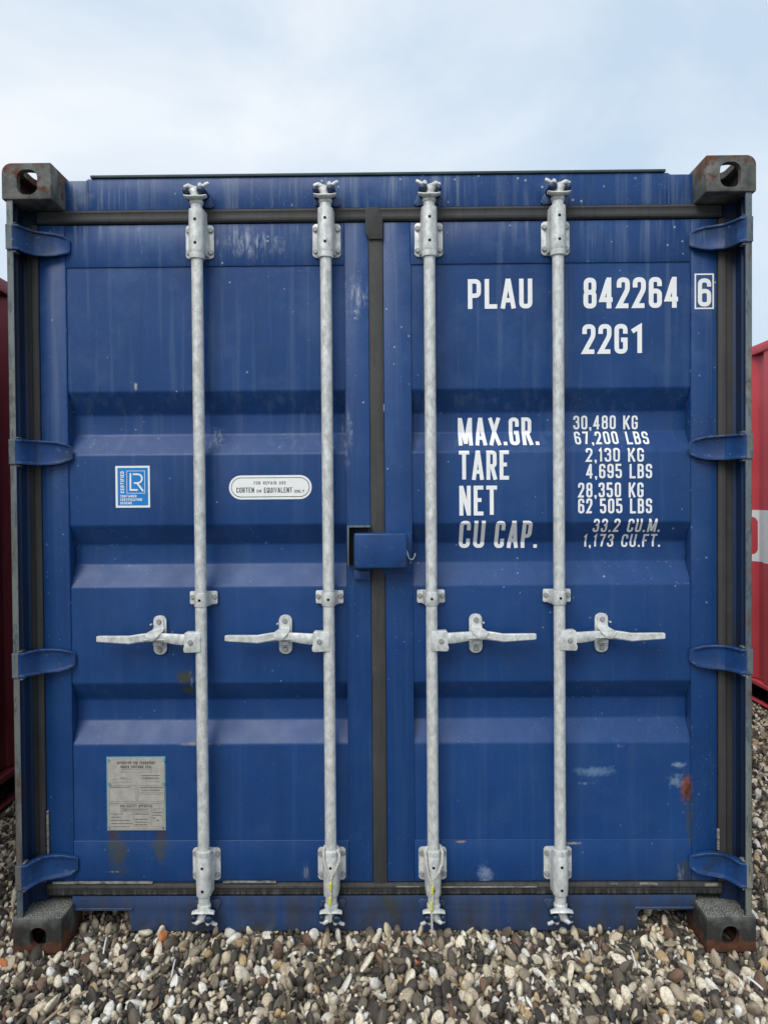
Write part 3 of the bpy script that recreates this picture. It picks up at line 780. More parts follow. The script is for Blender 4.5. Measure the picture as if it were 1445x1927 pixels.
# -- stickers and plate on the left door (one mesh each: backing and print)
def quads2mesh(m, quads, x, z, y, mi, rot=False):
    for q, si in quads:
        vs = [((x-p[1]) if rot else (x+p[0]), y-0.0002*si, (z+p[0]) if rot else (z+p[1])) for p in q]
        a = (vs[1][0]-vs[0][0])*(vs[2][2]-vs[0][2])-(vs[1][2]-vs[0][2])*(vs[2][0]-vs[0][0])
        m.add(vs if a > 0 else vs[::-1], [(0, 1, 2, 3)], mi)
def px_text(m, s, u0, u1, v0, v1, y, mi, T=0.16, gap=.3):
    x0, z1_ = P(u0, v0, y); x1, z0_ = P(u1, v1, y)
    quads2mesh(m, text_quads(s, z1_-z0_, x1-x0, T*(z1_-z0_), gap), x0, z0_, y, mi)
def px_box(m, u0, u1, v0, v1, y, d, mi):
    x0, z1_ = P(u0, v0, y); x1, z0_ = P(u1, v1, y); m.box(x0, x1, y, y+d, z0_, z1_, mi)
def px_frame(m, u0, u1, v0, v1, y, t, mi):
    x0, z1_ = P(u0, v0, y); x1, z0_ = P(u1, v1, y)
    for b in ((x0, x1, z1_-t, z1_), (x0, x1, z0_, z0_+t), (x0, x0+t, z0_+t, z1_-t), (x1-t, x1, z0_+t, z1_-t)):
        m.box(b[0], b[1], y, y+0.0003, b[2], b[3], mi)
yl = YPAN-0.0012
m = MB()
px_box(m, 217.5, 283, 877, 955, yl, 0.0008, 0)
px_box(m, 221.5, 279.5, 880.5, 951, yl-0.0004, 0.0003, 1)
px_frame(m, 238.5, 273.5, 886, 928.5, yl-0.0010, 0.0016, 0)
def stroke(m, pts, T, y, mi):
    """pts in photo pixels"""
    w = [P(u, v, y) for u, v in pts]
    quads2mesh(m, [(q, 0) for q in ribbon(w, T, False, True)], 0, 0, y, mi)
stroke(m, [(246, 892), (246, 922), (258, 922)], 0.0058, yl-0.0012, 0)
arc = [(252, 892.5)]+[(259.5+8.2*math.sin(a), 900.7-8.2*math.cos(a)) for a in [math.pi*k/10 for k in range(11)]]+[(254, 909)]
stroke(m, arc, 0.0056, yl-0.0014, 0)
stroke(m, [(259, 910), (269, 923)], 0.0058, yl-0.0016, 0)
xv, zv = P(234.5, 928, yl); zv2 = PZ(234, 887, yl)
quads2mesh(m, text_quads('CERTIFIED', 0.0125, zv2-zv, 0.0026, .32), xv, zv, yl-0.0010, 0, True)
px_text(m, 'CONTAINER', 227, 257.5, 931.5, 936, yl-0.0010, 0, .2); px_text(m, 'CERTIFICATION', 227, 267.5, 938, 942.5, yl-0.0010, 0, .2); px_text(m, 'SCHEME', 227, 249, 944.5, 949, yl-0.0010, 0, .2)
o = m.build('certification_sticker', [M_LABEL, M_LR], doorL, smooth=0)
o['label'] = 'small bright blue certification sticker with white border'
m = MB()
def stadium(u0, u1, v0, v1, y, n=14):
    x0, z1_ = P(u0, v0, y); x1, z0_ = P(u1, v1, y); r = (z1_-z0_)/2; c = (z0_+z1_)/2
    return [(x1-r+r*math.cos(a), c+r*math.sin(a)) for a in [-math.pi/2+math.pi*k/n for k in range(n+1)]] + [(x0+r+r*math.cos(a), c+r*math.sin(a)) for a in [math.pi/2+math.pi*k/n for k in range(n+1)]]
m.prism(stadium(431, 587, 895, 939, yl), yl, yl+0.0008, 0)
m.prism(stadium(435, 583, 899, 935, yl), yl-0.0003, yl-0.0001, 1)
m.prism(stadium(436.3, 581.7, 900.3, 933.7, yl), yl-0.0006, yl-0.0004, 0)
px_text(m, 'FOR REPAIR USE', 478, 538, 906, 911.5, yl-0.0009, 1, .16, .5)
px_text(m, 'CORTEN', 445, 478.5, 917.5, 927, yl-0.0009, 1, .15); px_text(m, 'OR', 483, 492.5, 921.5, 927, yl-0.0009, 1, .18)
px_text(m, 'EQUIVALENT', 497, 550, 917.5, 927, yl-0.0009, 1, .15); px_text(m, 'ONLY', 554, 573, 921.5, 927, yl-0.0009, 1, .18)
o = m.build('repair_sticker', [M_LABEL, M_INK], doorL, smooth=0); o['label'] = 'white pill shaped repair sticker with dark lettering'
m = MB()
yp = YPAN-0.0034
px_box(m, 200.5, 313, 1424, 1562.6, yp+0.0012, 0.0018, 3)
px_box(m, 202.5, 311, 1426, 1562, yp, 0.0012, 0)
yt = yp-0.0004
for a in (('APPROVED FOR TRANSPORT', 220.5, 293, 1433, 1438), ('UNDER CUSTOMS SEAL', 227.5, 286.5, 1440.5, 1445.5), ('CSC SAFETY APPROVAL', 226.5, 288, 1514, 1519)):
    px_text(m, a[0], *a[1:], yt, 1, .2, .34)
for a in ((229, 285, 1447.5, 1453), (214, 248, 1466, 1472), (275, 300, 1466, 1471), (206, 257, 1478.5, 1509), (260, 310, 1478.5, 1492), (260, 310, 1494.5, 1509), (206, 309.5, 1512, 1560), (228, 279, 1521, 1527), (285, 306.5, 1521, 1556), (251, 282, 1529, 1556)):
    px_frame(m, *a, yt, 0.0007, 1)
for a in ((267, 303, 1458.5, 1460.5), (267, 300, 1463, 1465), (208, 226, 1480.5, 1482.5), (263, 307, 1481, 1483), (268, 302, 1486, 1488), (227, 235, 1463, 1464.5), (228, 245, 1480.5, 1482.3), (209, 233, 1531, 1532.6), (209, 229, 1537, 1538.6), (209, 247, 1543, 1544.6), (209, 250, 1549, 1550.6), (209, 246, 1555, 1556.4),
          (287, 295, 1523.5, 1525.2), (287, 305, 1528, 1530), (287, 304, 1533, 1535), (287, 295, 1538, 1540), (295, 300, 1543, 1545), (253, 280, 1531, 1533), (253, 278, 1541, 1543), (255, 279, 1546, 1548), (254, 277, 1551, 1553), (232, 276, 1523, 1525)):
    # rows of tiny unreadable stamped characters
    u = a[0]
    while u < a[1]:
        w_ = rnd.uniform(1.2, 3.4); px_box(m, u, min(u+w_, a[1]), a[2]+rnd.uniform(0, .4), a[3], yt, 0.0003, 1); u += w_+rnd.uniform(.5, 1.1)
for u, v in ((204.5, 1430), (309, 1430), (206, 1475), (309, 1474)):
    x, z = P(u, v, yp); m.cyl((x, yp-0.003, z), (x, yp+0.002, z), 0.0052, 0.006, 10, 3)
for u, v in ((206, 1558), (308, 1558)):
    x, z = P(u, v, yp); m.cyl((x, yp-0.002, z), (x, yp+0.002, z), 0.004, 0.005, 10, 2)
o = m.build('approval_plate', [M_PLATE, M_PINK, M_CAST, M_TEAL], doorL, smooth=0); o['label'] = 'grey riveted approval plate with rust runs below'

# -- lock box and its counter bracket
m = MB()
x0, z1_ = P(665.5, 1003.5, 0.032); x1, z0_ = P(766, 1070, 0.032)
m.box(x0, x1, 0.032, 0.104, z0_, z1_)
lb = m.build('lock_box', M_BLUEB, doorR, bevel=0.007, seg=3)
x0, z1_ = P(720, 1000, 0.1); x1, z0_ = P(775, 1085, 0.1)
MB().box(x0, x1, 0.1055, 0.1092, z0_+0.008, z1_-0.004).build('lock_plate', M_BLUE, doorR, bevel=0.0015)
m = MB()
x0, z1_ = P(653.5, 989.5, 0.065); x1 = PX(697, 990, 0.065); z0_ = PZ(655, 1066, 0.065)
m.box(x0, x0+0.0055, 0.062, 0.109, z0_, z1_); m.box(x0+0.0057, x1, 0.062, 0.109, z1_-0.006, z1_)
m.box(x0+0.0057, x1-0.004, 0.1055, 0.109, z0_, z1_-0.0062, 1)
m.build('lock_bracket', [M_POST, M_UNDER], doorL, bevel=0.0012)
x0, z1_ = P(666.5, 1074, 0.09); x1, z0_ = P(695, 1090, 0.09)
MB().box(x0, x1, 0.088, 0.109, z0_, z1_).build('stop_block', M_BLUEB, doorL, bevel=0.002)
hk = [P(u, v, 0.095) for u, v in ((765, 1036), (767, 1044), (769.5, 1050.5), (773.5, 1053.5), (778, 1051), (780.5, 1045), (781, 1041))]
MB().tube([(x, 0.094, z) for x, z in hk], 0.0024, 8).build('wire_hook', M_GALV, doorR)

# ------------------------------------------------------------------ locking bars
UB = 372.0
ZB = lambda v, Y=YB: PZ(UB, v, Y)
def dshape(hw, rf, flare, y0=0.1035, yc=YB):
    """housing section in (x, y): half round in front of the rod, flaring to the plate"""
    pts = [(-flare, y0), (-hw-0.002, y0-0.012), (-hw, y0-0.022)]
    pts += [(-rf*math.cos(a), yc-rf*math.sin(a)) for a in [math.pi*k/14 for k in range(15)]]
    pts += [(hw, y0-0.022), (hw+0.002, y0-0.012), (flare, y0)]
    return pts
def bolt(m, x, y, z, r=0.0078, h=0.008, mi=0):
    m.cyl((x, y, z), (x, y-0.0022, z), r*1.22, n=16, mi=mi); m.cyl((x, y-0.0022, z), (x, y-h, z), r, r*0.86, n=8, mi=mi)
def make_bar():
    zt, zb = ZB(384), ZB(1702)
    m = MB()
    m.revolve([(0.0190, zb), (0.0190, zt)], 0, YB, 26)
    rod = m.build('locking_bar', M_GALV, box, smooth=50)
    for top in (True, False):
        if top:
            pz0, pz1 = ZB(487.5, .104), ZB(424, .104); ha, hb = ZB(478), ZB(402); k = 1
            rings_z = [(ha, 1.0, .034), (ZB(470), 1.0, .034), (ZB(430), 1.0, .034), (ZB(418), .99, .027), (hb+0.012, .97, .026), (hb, .95, .0255)]
            ring = (ZB(489), ZB(472))
        else:
            pz0, pz1 = ZB(1656, .104), ZB(1595, .104)
            rings_z = [(ZB(1684), .95, .0255), (ZB(1672), .97, .026), (ZB(1660), .99, .027), (ZB(1645), 1.0, .034), (ZB(1610), 1.0, .034)]
            ring = (ZB(1613), ZB(1599))
        b = MB()
        b.prism(rounded(0, (pz0+pz1)/2, 0.0475, (pz1-pz0)/2, 0.013), 0.1025, 0.1095)
        br = b.build('bearing_plate', M_GALV, rod, bevel=0.0015)
        h = MB()
        h.loft([[(x, y, z) for x, y in dshape(0.0262*q, 0.0262*q, fl)] for z, q, fl in rings_z])
        h.build('bearing_housing', M_GALV, rod, bevel=0.0016, smooth=40)
        c = MB(); z0, z1 = ring; r = 0.0252
        c.revolve([(0.0195, z0), (r, z0+0.002), (r+0.001, (z0+z1)/2), (r, z1-0.002), (0.0195, z1)], 0, YB, 24)
        c.build('collar', M_GALV, rod, smooth=40)
        for sx in (-1, 1):
            for z in (pz0+0.020, pz1-0.020):
                bb = MB(); bolt(bb, sx*0.0375, 0.1025, z); bb.build('bolt', M_BOLT, rod, smooth=30)
        for z in ((ZB(417), ZB(461)) if top else (ZB(1628), ZB(1671))):
            MB().cyl((0.0, YB-0.0268, z), (0.0, YB-0.010, z), 0.0048, n=12).build('grease_hole', M_BLACK, rod)
    # middle guide
    z0, z1 = ZB(1139, .09), ZB(1112, .09)
    b = MB(); b.prism(rounded(0, (z0+z1)/2, 0.047, (z1-z0)/2-0.002, 0.006), 0.1005, 0.108)
    g = [(-0.030, 0.102), (-0.0235, 0.090)] + [(-0.0222*math.cos(a), YB-0.0222*math.sin(a)) for a in [math.pi*k/12 for k in range(13)]] + [(0.0235, 0.090), (0.030, 0.102)]
    b.loft([[(x, y, z) for x, y in g] for z in (z0-0.001, z1-0.004)])
    b.build('bar_guide', M_GALV, rod, bevel=0.0016, smooth=40)
    bb = MB(); bolt(bb, 0.038, 0.1005, (z0+z1)/2+0.002, .007, .0065); bb.build('bolt', M_BOLT, rod)
    bb = MB(); bolt(bb, -0.038, 0.1005, (z0+z1)/2+0.002, .007, .0065); bb.build('bolt', M_BOLT, rod)
    MB().cyl((-0.0, YB-0.0228, (z0+z1)/2-0.002), (0, YB-0.010, (z0+z1)/2-0.002), 0.0046, n=12).build('grease_hole', M_BLACK, rod)
    # cams: bar end with two claws that grip the keeper on the frame
    for top in (True, False):
        s = 1 if top else -1
        zc = ZB(384 if top else 1702)
        m = MB()
        m.revolve([(0.0190, zc-s*0.004), (0.0225, zc), (0.0228, zc+s*0.008), (0.0195, zc+s*0.013), (0.0170, zc+s*0.024)], 0, YB, 22)
        # claw pair: a curved wing left and right
        sec = []
        for k in range(11):
            x = -0.037+0.074*k/10; up = 0.007*(abs(x)/0.037)**2; hh = 0.0085-0.0035*(abs(x)/0.037)
            dp = 0.020-0.008*(abs(x)/0.037)
            zz = zc+s*(0.013+up)
            sec.append([(x, YB-0.010-dp*0.5+dp*math.cos(a)*0.9, zz+hh*math.sin(a)) for a in [2*math.pi*i/10 for i in range(10)]])
        m.loft(sec)
        # wedge shaped nose, leaning to one side
        def rr(cx, cy, cz, hx, hy): return [(cx+hx*math.cos(a)*(1.15 if abs(math.cos(a)) > .7 else 1), cy+hy*math.sin(a), cz) for a in [2*math.pi*i/12+.26 for i in range(12)]]
        m.loft([rr(0.000, YB-.002, zc+s*0.012, .0165, .017), rr(-0.003, YB-.004, zc+s*0.030, .015, .017), rr(-0.008, YB-.004, zc+s*0.043, .018, .018), rr(-0.010, YB-.002, zc+s*0.052, .017, .016), rr(-0.010, YB+.0, zc+s*0.057, .010, .010)])
        m.tube([(0.004, YB-.004, zc+s*0.040), (0.020, YB-.008, zc+s*0.052), (0.034, YB-.008, zc+s*0.062), (0.041, YB-.004, zc+s*0.066)], 0.0062, 10)
        m.tube([(-0.006, YB-.012, zc+s*0.046), (-0.022, YB-.018, zc+s*0.053), (-0.034, YB-.012, zc+s*0.050)], 0.0080, 10)
        m.build('cam', M_GALV, rod, smooth=45)
        # keeper bolted to the frame
        yk = (YH if top else YS)-0.0006
        kp = MB()
        kp.prism([(-.036, zc+s*0.004), (-.040, zc+s*0.02), (-.030, zc+s*0.052), (-.014, zc+s*0.064), (.012, zc+s*0.062), (.032, zc+s*0.046), (.050, zc+s*0.008), (.040, zc-s*.001), (0, zc+s*0.006)][::(-1 if top else 1)], yk-0.009, yk)
        kp.build('keeper', M_BLUEB, rod, bevel=0.003)
        for cx, cz, w_, h_ in ((0.0195, 0.039, 0.0145, 0.0125), (-0.031, 0.036, 0.0100, 0.0115)):
            k2 = MB(); z = zc+s*cz
            k2.loft([[(cx+w_*q*math.cos(a), y, z+h_*q*math.sin(a)) for a in [2*math.pi*i/14 for i in range(14)]] for y, q in ((yk-0.008, 1.1), (YB-0.014, 1.0), (YB-0.026, .9), (YB-0.029, .6))])
            k2.build('keeper_horn', M_KEEP, rod, smooth=45)
        k3 = MB(); k3.loft([[(0.014+0.0085*q*math.cos(a), y, zc+s*0.058+0.0095*q*math.sin(a)) for a in [2*math.pi*i/10 for i in range(10)]] for y, q in ((yk-0.008, 1.2), (YB-0.010, 1.0), (YB-0.016, .6))])
        k3.build('keeper_tip', M_GALV, rod, smooth=45)
    # handle, hub bracket, catch
    K = (YB-CAM[1])/FPX
    X = lambda u: (u-372.3)*K
    yh = 0.056
    m = MB()
    hubz0, hubz1 = ZB(1227, yh), ZB(1188.5, yh)
    m.prism([(X(374), hubz0+.002), (X(374), hubz1-.002), (X(346), hubz1), (X(343.5), hubz1-.004), (X(342.5), hubz0+.020), (X(341), hubz0+.016), (X(341.5), hubz0+.004), (X(345), hubz0)], yh-0.016, yh+0.018)
    hb = m.build('handle_hub', M_GALV, rod, bevel=0.0022)
    bb = MB(); bolt(bb, X(355), yh-0.016, ZB(1207.5, yh), .0075, .006); bb.build('bolt', M_BOLT, rod)
    st = [(346, 1203.5, 10, .050, .0085), (336, 1203.5, 10, .050, .0085), (320, 1202, 9.6, .056, .008), (299, 1199.5, 8, .066, .0075), (286, 1199, 7.6, .070, .0075), (267, 1199, 8, .066, .0075), (252, 1201, 7.8, .060, .0085), (239, 1203.5, 7.8, .054, .0085), (210, 1202.5, 6.8, .051, .0085), (182, 1201.5, 6.0, .049, .008), (178, 1201.5, 5.2, .049, .007)]
    rings = []
    for u, v, hpx, y, th in st:
        x = X(u); z = ZB(v, y); h = hpx*K
        rings.append([(x, y-th, z-h*.75), (x, y-th*.6, z-h), (x, y+th*.6, z-h), (x, y+th, z-h*.75), (x, y+th, z+h*.75), (x, y+th*.6, z+h), (x, y-th*.6, z+h), (x, y-th, z+h*.75)])
    m = MB(); m.loft(rings)
    # long pressed rib in the middle of the lever
    rb = []
    for u, q in ((240, .1), (256, .7), (272, 1), (300, 1), (312, .7), (322, .1)):
        x = X(u); y = .058 if 250 < u < 318 else .056; z = ZB(1203.8, .06); rb.append([(x, y+.004, z-.003*q-.001), (x, y-.0045*q, z), (x, y+.004, z+.003*q+.001)])
    m.loft(rb)
    m.build('handle', M_GALV, rod, bevel=0, smooth=40)
    yc_ = 0.1035
    XC = X(287); m = MB()
    m.prism(rounded(XC, (ZB(1158.5, .1)+ZB(1232, .1))/2, 0.0225, (ZB(1158.5, .1)-ZB(1232, .1))/2, 0.020), 0.1035, 0.1132)
    m.box(XC-.017, XC+.014, 0.080, 0.104, ZB(1214, .09), ZB(1207, .09))
    m.build('catch_plate', M_GALV, rod, bevel=0.002)
    m = MB(); rings = []
    for v, ua, ub, y in ((1160, 279.5, 291.5, .0985), (1163, 276.8, 294.3, .0985), (1181, 276.5, 295.5, .0980), (1186, 274.5, 296.5, .0880), (1190, 270.5, 297, .0640), (1193.5, 266.5, 295, .0545), (1199, 269, 290, .0520), (1204, 272.5, 285.5, .0525), (1206.5, 275.5, 282, .0550)):
        za, zb_ = ZB(v, y), ZB(v, y)
        rings.append([(X(ua), y, za), (X((ua+ub)/2), y-0.0016, za), (X(ub), y, zb_), (X(ub), y+.0055, zb_+.001), (X(ua), y+.0055, za+.001)])
    m.loft(rings)
    m.build('catch_flap', M_GALV, rod, smooth=35)
    for v in (1169.5, 1223):
        bb = MB(); bolt(bb, XC-.001, 0.0985 if v < 1200 else 0.1035, ZB(v, .1), .0078, .008); bb.build('bolt', M_BOLT, rod)
    bb = MB(); bb.cyl((X(273), 0.095, ZB(1174, .095)), (X(273), 0.082, ZB(1174, .095)), 0.0028, n=8); bb.build('catch_pin', M_GALV, rod)
    return rod
bar0 = make_bar()
bar0.location = (-0.6010, 0, 0)
for x, sx in ((-0.1735, 1), (0.1695, -1), (0.5945, -1)):
    copy_tree(bar0, box, (x, 0, 0), (sx, 1, 1))

# ------------------------------------------------------------------ wire seals looped round the two middle bars
def seal_cable(uv, x_bar, label):
    root = empty('seal_cable', (x_bar, YB, ZB(1655)))
    tag(root, label, 'cable seal', 'cable seals on the two middle locking bars')
    base = Vector(root.location)
    m = MB()
    path = []
    for u, v, Y in uv:
        x, z = P(u, v, Y); path.append(Vector((x, Y, z)))
    # resample
    def resample(pts, n):
        L = [0]
        for a, b in zip(pts, pts[1:]): L.append(L[-1]+(b-a).length)
        out = []
        for k in range(n):
            t = L[-1]*k/(n-1); i = max(j for j in range(len(L)) if L[j] <= t+1e-9); i = min(i, len(pts)-2)
            q = (t-L[i])/max(L[i+1]-L[i], 1e-9); out.append(pts[i].lerp(pts[i+1], q))
        return out
    pts = resample(path, 150)
    for ph in (0, 2.094, 4.189):
        tw = []; a = None
        for i, p in enumerate(pts):
            d = (pts[min(i+1, 149)]-pts[max(i-1, 0)]).normalized()
            a = d.orthogonal().normalized() if a is None else (a-d*a.dot(d)).normalized()
            b = d.cross(a); t = ph+i*0.62
            tw.append(p+(a*math.cos(t)+b*math.sin(t))*0.0026-base)
        m.tube(tw, 0.0019, 6)
    m.build('wire_rope', M_CABLE, root)
    return root, base
def sleeve(root, base, a, b, Y):
    m = MB(); p = Vector((P(*a, Y)[0], Y, P(*a, Y)[1]))-base; q = Vector((P(*b, Y)[0], Y, P(*b, Y)[1]))-base
    d = q-p
    m.cyl(p, p+d*0.12, 0.0042, 0.0054, 12); m.cyl(p+d*.12, p+d*.88, 0.0054, 0.0052, 12); m.cyl(p+d*.88, q, 0.0052, 0.004, 12)
    m.build('sleeve', M_YEL, root, smooth=40)
Yf = YB-0.032
r3, b3 = seal_cable([(812, 1665, Yf), (806, 1650, Yf), (801.5, 1625, Yf+.004), (800, 1606, Yf+.012), (804, 1594, YB-.005), (810, 1588, YB+.024), (820, 1586.5, YB+.027), (829, 1591, YB+.010), (832.5, 1603, Yf+.014), (831, 1625, Yf+.004), (824, 1643, Yf), (815, 1656, Yf), (814.5, 1666, Yf), (812.5, 1700, Yf-.004), (811.5, 1722, Yf-.003), (812, 1735, Yf), (812.5, 1748, Yf)],
                    0.1695, 'pale twisted wire seal with yellow sleeves on the bar just right of the lock box')
sleeve(r3, b3, (813.5, 1667), (813, 1684), Yf-.002); sleeve(r3, b3, (811.5, 1697), (811.8, 1714), Yf-.005)
r2, b2 = seal_cable([(622, 1655, Yf), (614, 1640, Yf), (609, 1620, Yf+.006), (608.5, 1604, Yf+.012), (611, 1593, YB-.005), (616, 1588, YB+.024), (627, 1587, YB+.027), (635, 1592, YB+.012), (638.5, 1607, Yf+.014), (638, 1620, Yf+.006), (631, 1636, Yf), (624, 1648, Yf), (622, 1657, Yf), (621, 1690, Yf-.004), (621.5, 1708, Yf-.003), (622, 1735, Yf)],
                    -0.1735, 'grey twisted wire seal with yellow sleeves on the bar just left of the lock box')
sleeve(r2, b2, (622, 1660), (621.5, 1677), Yf-.002); sleeve(r2, b2, (621, 1688), (621, 1705), Yf-.005)

# ------------------------------------------------------------------ neighbouring containers
def neighbour(name, label, mat, x0, x1, y0, facing):
    """facing = -1: its x0 side faces our gap; +1: its x1 side does"""
    root = empty(name, ((x0+x1)/2, y0, 0))
    tag(root, label, 'shipping container')
    off = Vector(root.location); kids = []
    y1 = y0+LEN
    def bx(nm, *a, mt=mat, bev=0.004): o = MB().box(*a).build(nm, mt, None, bevel=bev); kids.append(o); return o
    for sx, xf in ((-1, x0), (1, x1)):
        kids.append(side_wall('side_wall', None, mat, xf-sx*0.020, sx, y0+0.162, y1-0.162, 0.172, ZT-0.078))
        bx('top_rail', xf-sx*0.010, xf-sx*0.07, y0+0.179, y1-0.179, ZT-0.078, ZT-0.014)
        # bottom rail, broken by two fork pockets
        yc = (y0+y1)/2; edges = [y0+0.179, yc-1.025-0.18, yc-1.025+0.18, yc+1.025-0.18, yc+1.025+0.18, y1-0.179]
        for k in (0, 2, 4): bx('bottom_rail', xf-sx*0.012, xf-sx*0.07, edges[k], edges[k+1], 0.020, 0.165)
        for k in (1, 3):
            bx('pocket_lip', xf-sx*0.010, xf-sx*0.07, edges[k]+0.0005, edges[k+1]-0.0005, 0.135, 0.166)
            bx('pocket_strap', xf-sx*0.010, xf-sx*0.05, edges[k]+0.0005, edges[k+1]-0.0005, 0.012, 0.024, bev=0.002)
            bx('fork_pocket', xf-sx*0.30, xf-sx*0.31, edges[k]-0.02, edges[k+1]+0.02, 0.022, 0.134, mt=M_UNDER, bev=0)
        for yy_ in (y0, y1):
            sy = 1 if yy_ == y0 else -1
            bx('corner_post', xf-sx*0.010, xf-sx*0.12, yy_+sy*0.006, yy_+sy*0.165, 0.118, ZT-0.118)
    bx('roof', x0+0.07, x1-0.07, y0+0.05, y1-0.05, ZT-0.05, ZT-0.022)
    bx('floor', x0+0.32, x1-0.32, y0+0.1, y1-0.1, 0.10, 0.165, mt=M_UNDER)
    kids.append(end_wall('end_wall', None, mat, y0+0.04, -1, x0+0.12, x1-0.12, 0.118, ZT-0.118))
    kids.append(end_wall('end_wall', None, mat, y1-0.04, 1, x0+0.12, x1-0.12, 0.118, ZT-0.118))
    for sy, yy_ in ((1, y0), (-1, y1)):
        bx('end_rail', x0+0.165, x1-0.165, yy_+sy*0.012, yy_+sy*0.10, ZT-0.117, ZT-0.02)
        bx('end_rail', x0+0.165, x1-0.165, yy_+sy*0.012, yy_+sy*0.10, 0.02, 0.117)
    for o in kids:
        o.parent = root; o.location = -off
    put_castings(root, x0-off.x, x1-off.x, 0, LEN, mat)
    return root, off
XW = 2.640; YR0 = 1.04
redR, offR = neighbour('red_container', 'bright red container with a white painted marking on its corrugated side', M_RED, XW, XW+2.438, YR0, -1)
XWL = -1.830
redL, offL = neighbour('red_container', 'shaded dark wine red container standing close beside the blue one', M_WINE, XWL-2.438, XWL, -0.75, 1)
# white marking on the right neighbour's side, following the corrugations
pr = corrugated(LEN-0.324, 0, 0)
def wall_x(y):
    t = y-(YR0+0.162)
    for (a, da), (b, db) in zip(pr, pr[1:]):
        if a <= t <= b: return XW+0.020+da+(db-da)*(t-a)/max(b-a, 1e-9)
    return XW+0.020
ysamp = sorted(set([2.30+0.01*i for i in range(0, 131)] + [YR0+0.162+a for a, _ in pr if 2.30 < YR0+0.162+a < 3.6]))
zlo, zhi = 1.022, 1.395; yin = 3.095; arm = 0.050; rr_ = 0.035
m = MB()
def strip(ya, yb, za0, za1, zb0, zb1):
    m.add([(wall_x(ya)-0.0012, ya, za0), (wall_x(yb)-0.0012, yb, zb0), (wall_x(yb)-0.0012, yb, zb1), (wall_x(ya)-0.0012, ya, za1)], [(0, 1, 2, 3)])
def inner(y):                                                        # half height of the red counter at y
    if y <= yin: return 0
    full = (zhi-zlo)/2-arm
    q = min((y-yin)/rr_, 1); return full-rr_+rr_*math.sqrt(max(0, 1-(1-q)**2))
zm = (zlo+zhi)/2
for ya, yb in zip(ysamp, ysamp[1:]):
    if yb <= yin+1e-6: strip(ya, yb, zlo, zhi, zlo, zhi)
    else:
        ia, ib = inner(max(ya, yin+1e-5)), inner(yb)
        strip(ya, yb, zlo, zm-ia, zlo, zm-ib); strip(ya, yb, zm+ia, zhi, zm+ib, zhi)
mk = m.build('wall_marking', M_WHITE, redR, smooth=0); mk.location = -offR

# ------------------------------------------------------------------ gravel
def stone_shape(seed, sub, ang):
    r = random.Random(seed); bm = bmesh.new(); bmesh.ops.create_icosphere(bm, subdivisions=sub, radius=1.0)
    ax = [Vector((r.gauss(0, 1), r.gauss(0, 1), r.gauss(0, 1))).normalized() for _ in range(7)]
    amp = [r.uniform(-.16, .16) for _ in range(7)]
    planes = [(Vector((r.gauss(0, 1), r.gauss(0, 1), r.gauss(0, 1))).normalized(), r.uniform(.45, .85)) for _ in range(ang)]
    for v in bm.verts:
        p = v.co.copy(); k = 1+sum(a*math.sin(3*p.dot(x)+i) for i, (x, a) in enumerate(zip(ax, amp)))*0.7
        q = p*k
        for n_, d_ in planes:
            e = q.dot(n_)-d_
            if e > 0: q -= n_*e*0.95
        v.co = q
    vs = np.array([v.co[:] for v in bm.verts]); fs = [[v.index for v in f.verts] for f in bm.faces]
    bm.free(); return vs, fs
NSH = 14
SH_LO = [stone_shape(100+i, 2, 1+i % 8) for i in range(NSH)]
SH_BED = [stone_shape(100+i, 1, 2) for i in range(NSH)]
SH_HI = [stone_shape(100+i, 3, 1+i % 8) for i in range(NSH)]
PAL = [((0.72, 0.64, 0.50), 18), ((0.58, 0.49, 0.35), 14), ((0.42, 0.35, 0.25), 11), ((0.27, 0.225, 0.165), 12), ((0.115, 0.096, 0.074), 20), ((0.050, 0.044, 0.037), 20),
       ((0.17, 0.105, 0.072), 6), ((0.45, 0.32, 0.17), 3), ((0.78, 0.75, 0.67), 9), ((0.035, 0.034, 0.034), 6)]
PW = [w for _, w in PAL]
def stone_col(r):
    c = r.choices(PAL, PW)[0][0]; k = r.uniform(.88, 1.22); return tuple(min(q*k, .85) for q in c)
def m_stone(name, obj):
    t = NT(name)
    if obj:
        n = t.n('ShaderNodeObjectInfo'); c = n.outputs['Color']
    else:
        n = t.n('ShaderNodeAttribute'); n.attribute_name = 'tint'; c = n.outputs['Color']
    col = t.mix(t.rng(t.noise(110, 5, 0.7), 0.45, 0.72, 0, 0.6), c, (0.085, 0.066, 0.045))
    col = t.mix(t.rng(t.noise(75, 5, 0.7), 0.60, 0.80, 0, 0.4), col, (0.55, 0.49, 0.38))
    t.bump(t.noise(150, 5, 0.7), 0.6, 0.004)
    return t.out(col, t.rng(t.noise(50, 3), 0.3, 0.7, 0.5, 0.8), 0, 0.4)
M_STO, M_STA = m_stone('stone_single', True), m_stone('stone_mass', False)
def rot_mat(r):
    # long axis mostly along the y-z plane, tipped up; free spin about itself
    yaw = r.gauss(0, 0.55); pit = r.uniform(0.05, 1.25)
    d = Vector((math.sin(yaw)*math.cos(pit), math.cos(yaw)*math.cos(pit)*r.choice((-1, 1)), math.sin(pit)))
    a = d.orthogonal().normalized(); b = d.cross(a); t = r.uniform(0, 6.283)
    e1 = a*math.cos(t)+b*math.sin(t); e2 = d.cross(e1)
    return np.array([d[:], e1[:], e2[:]]).T
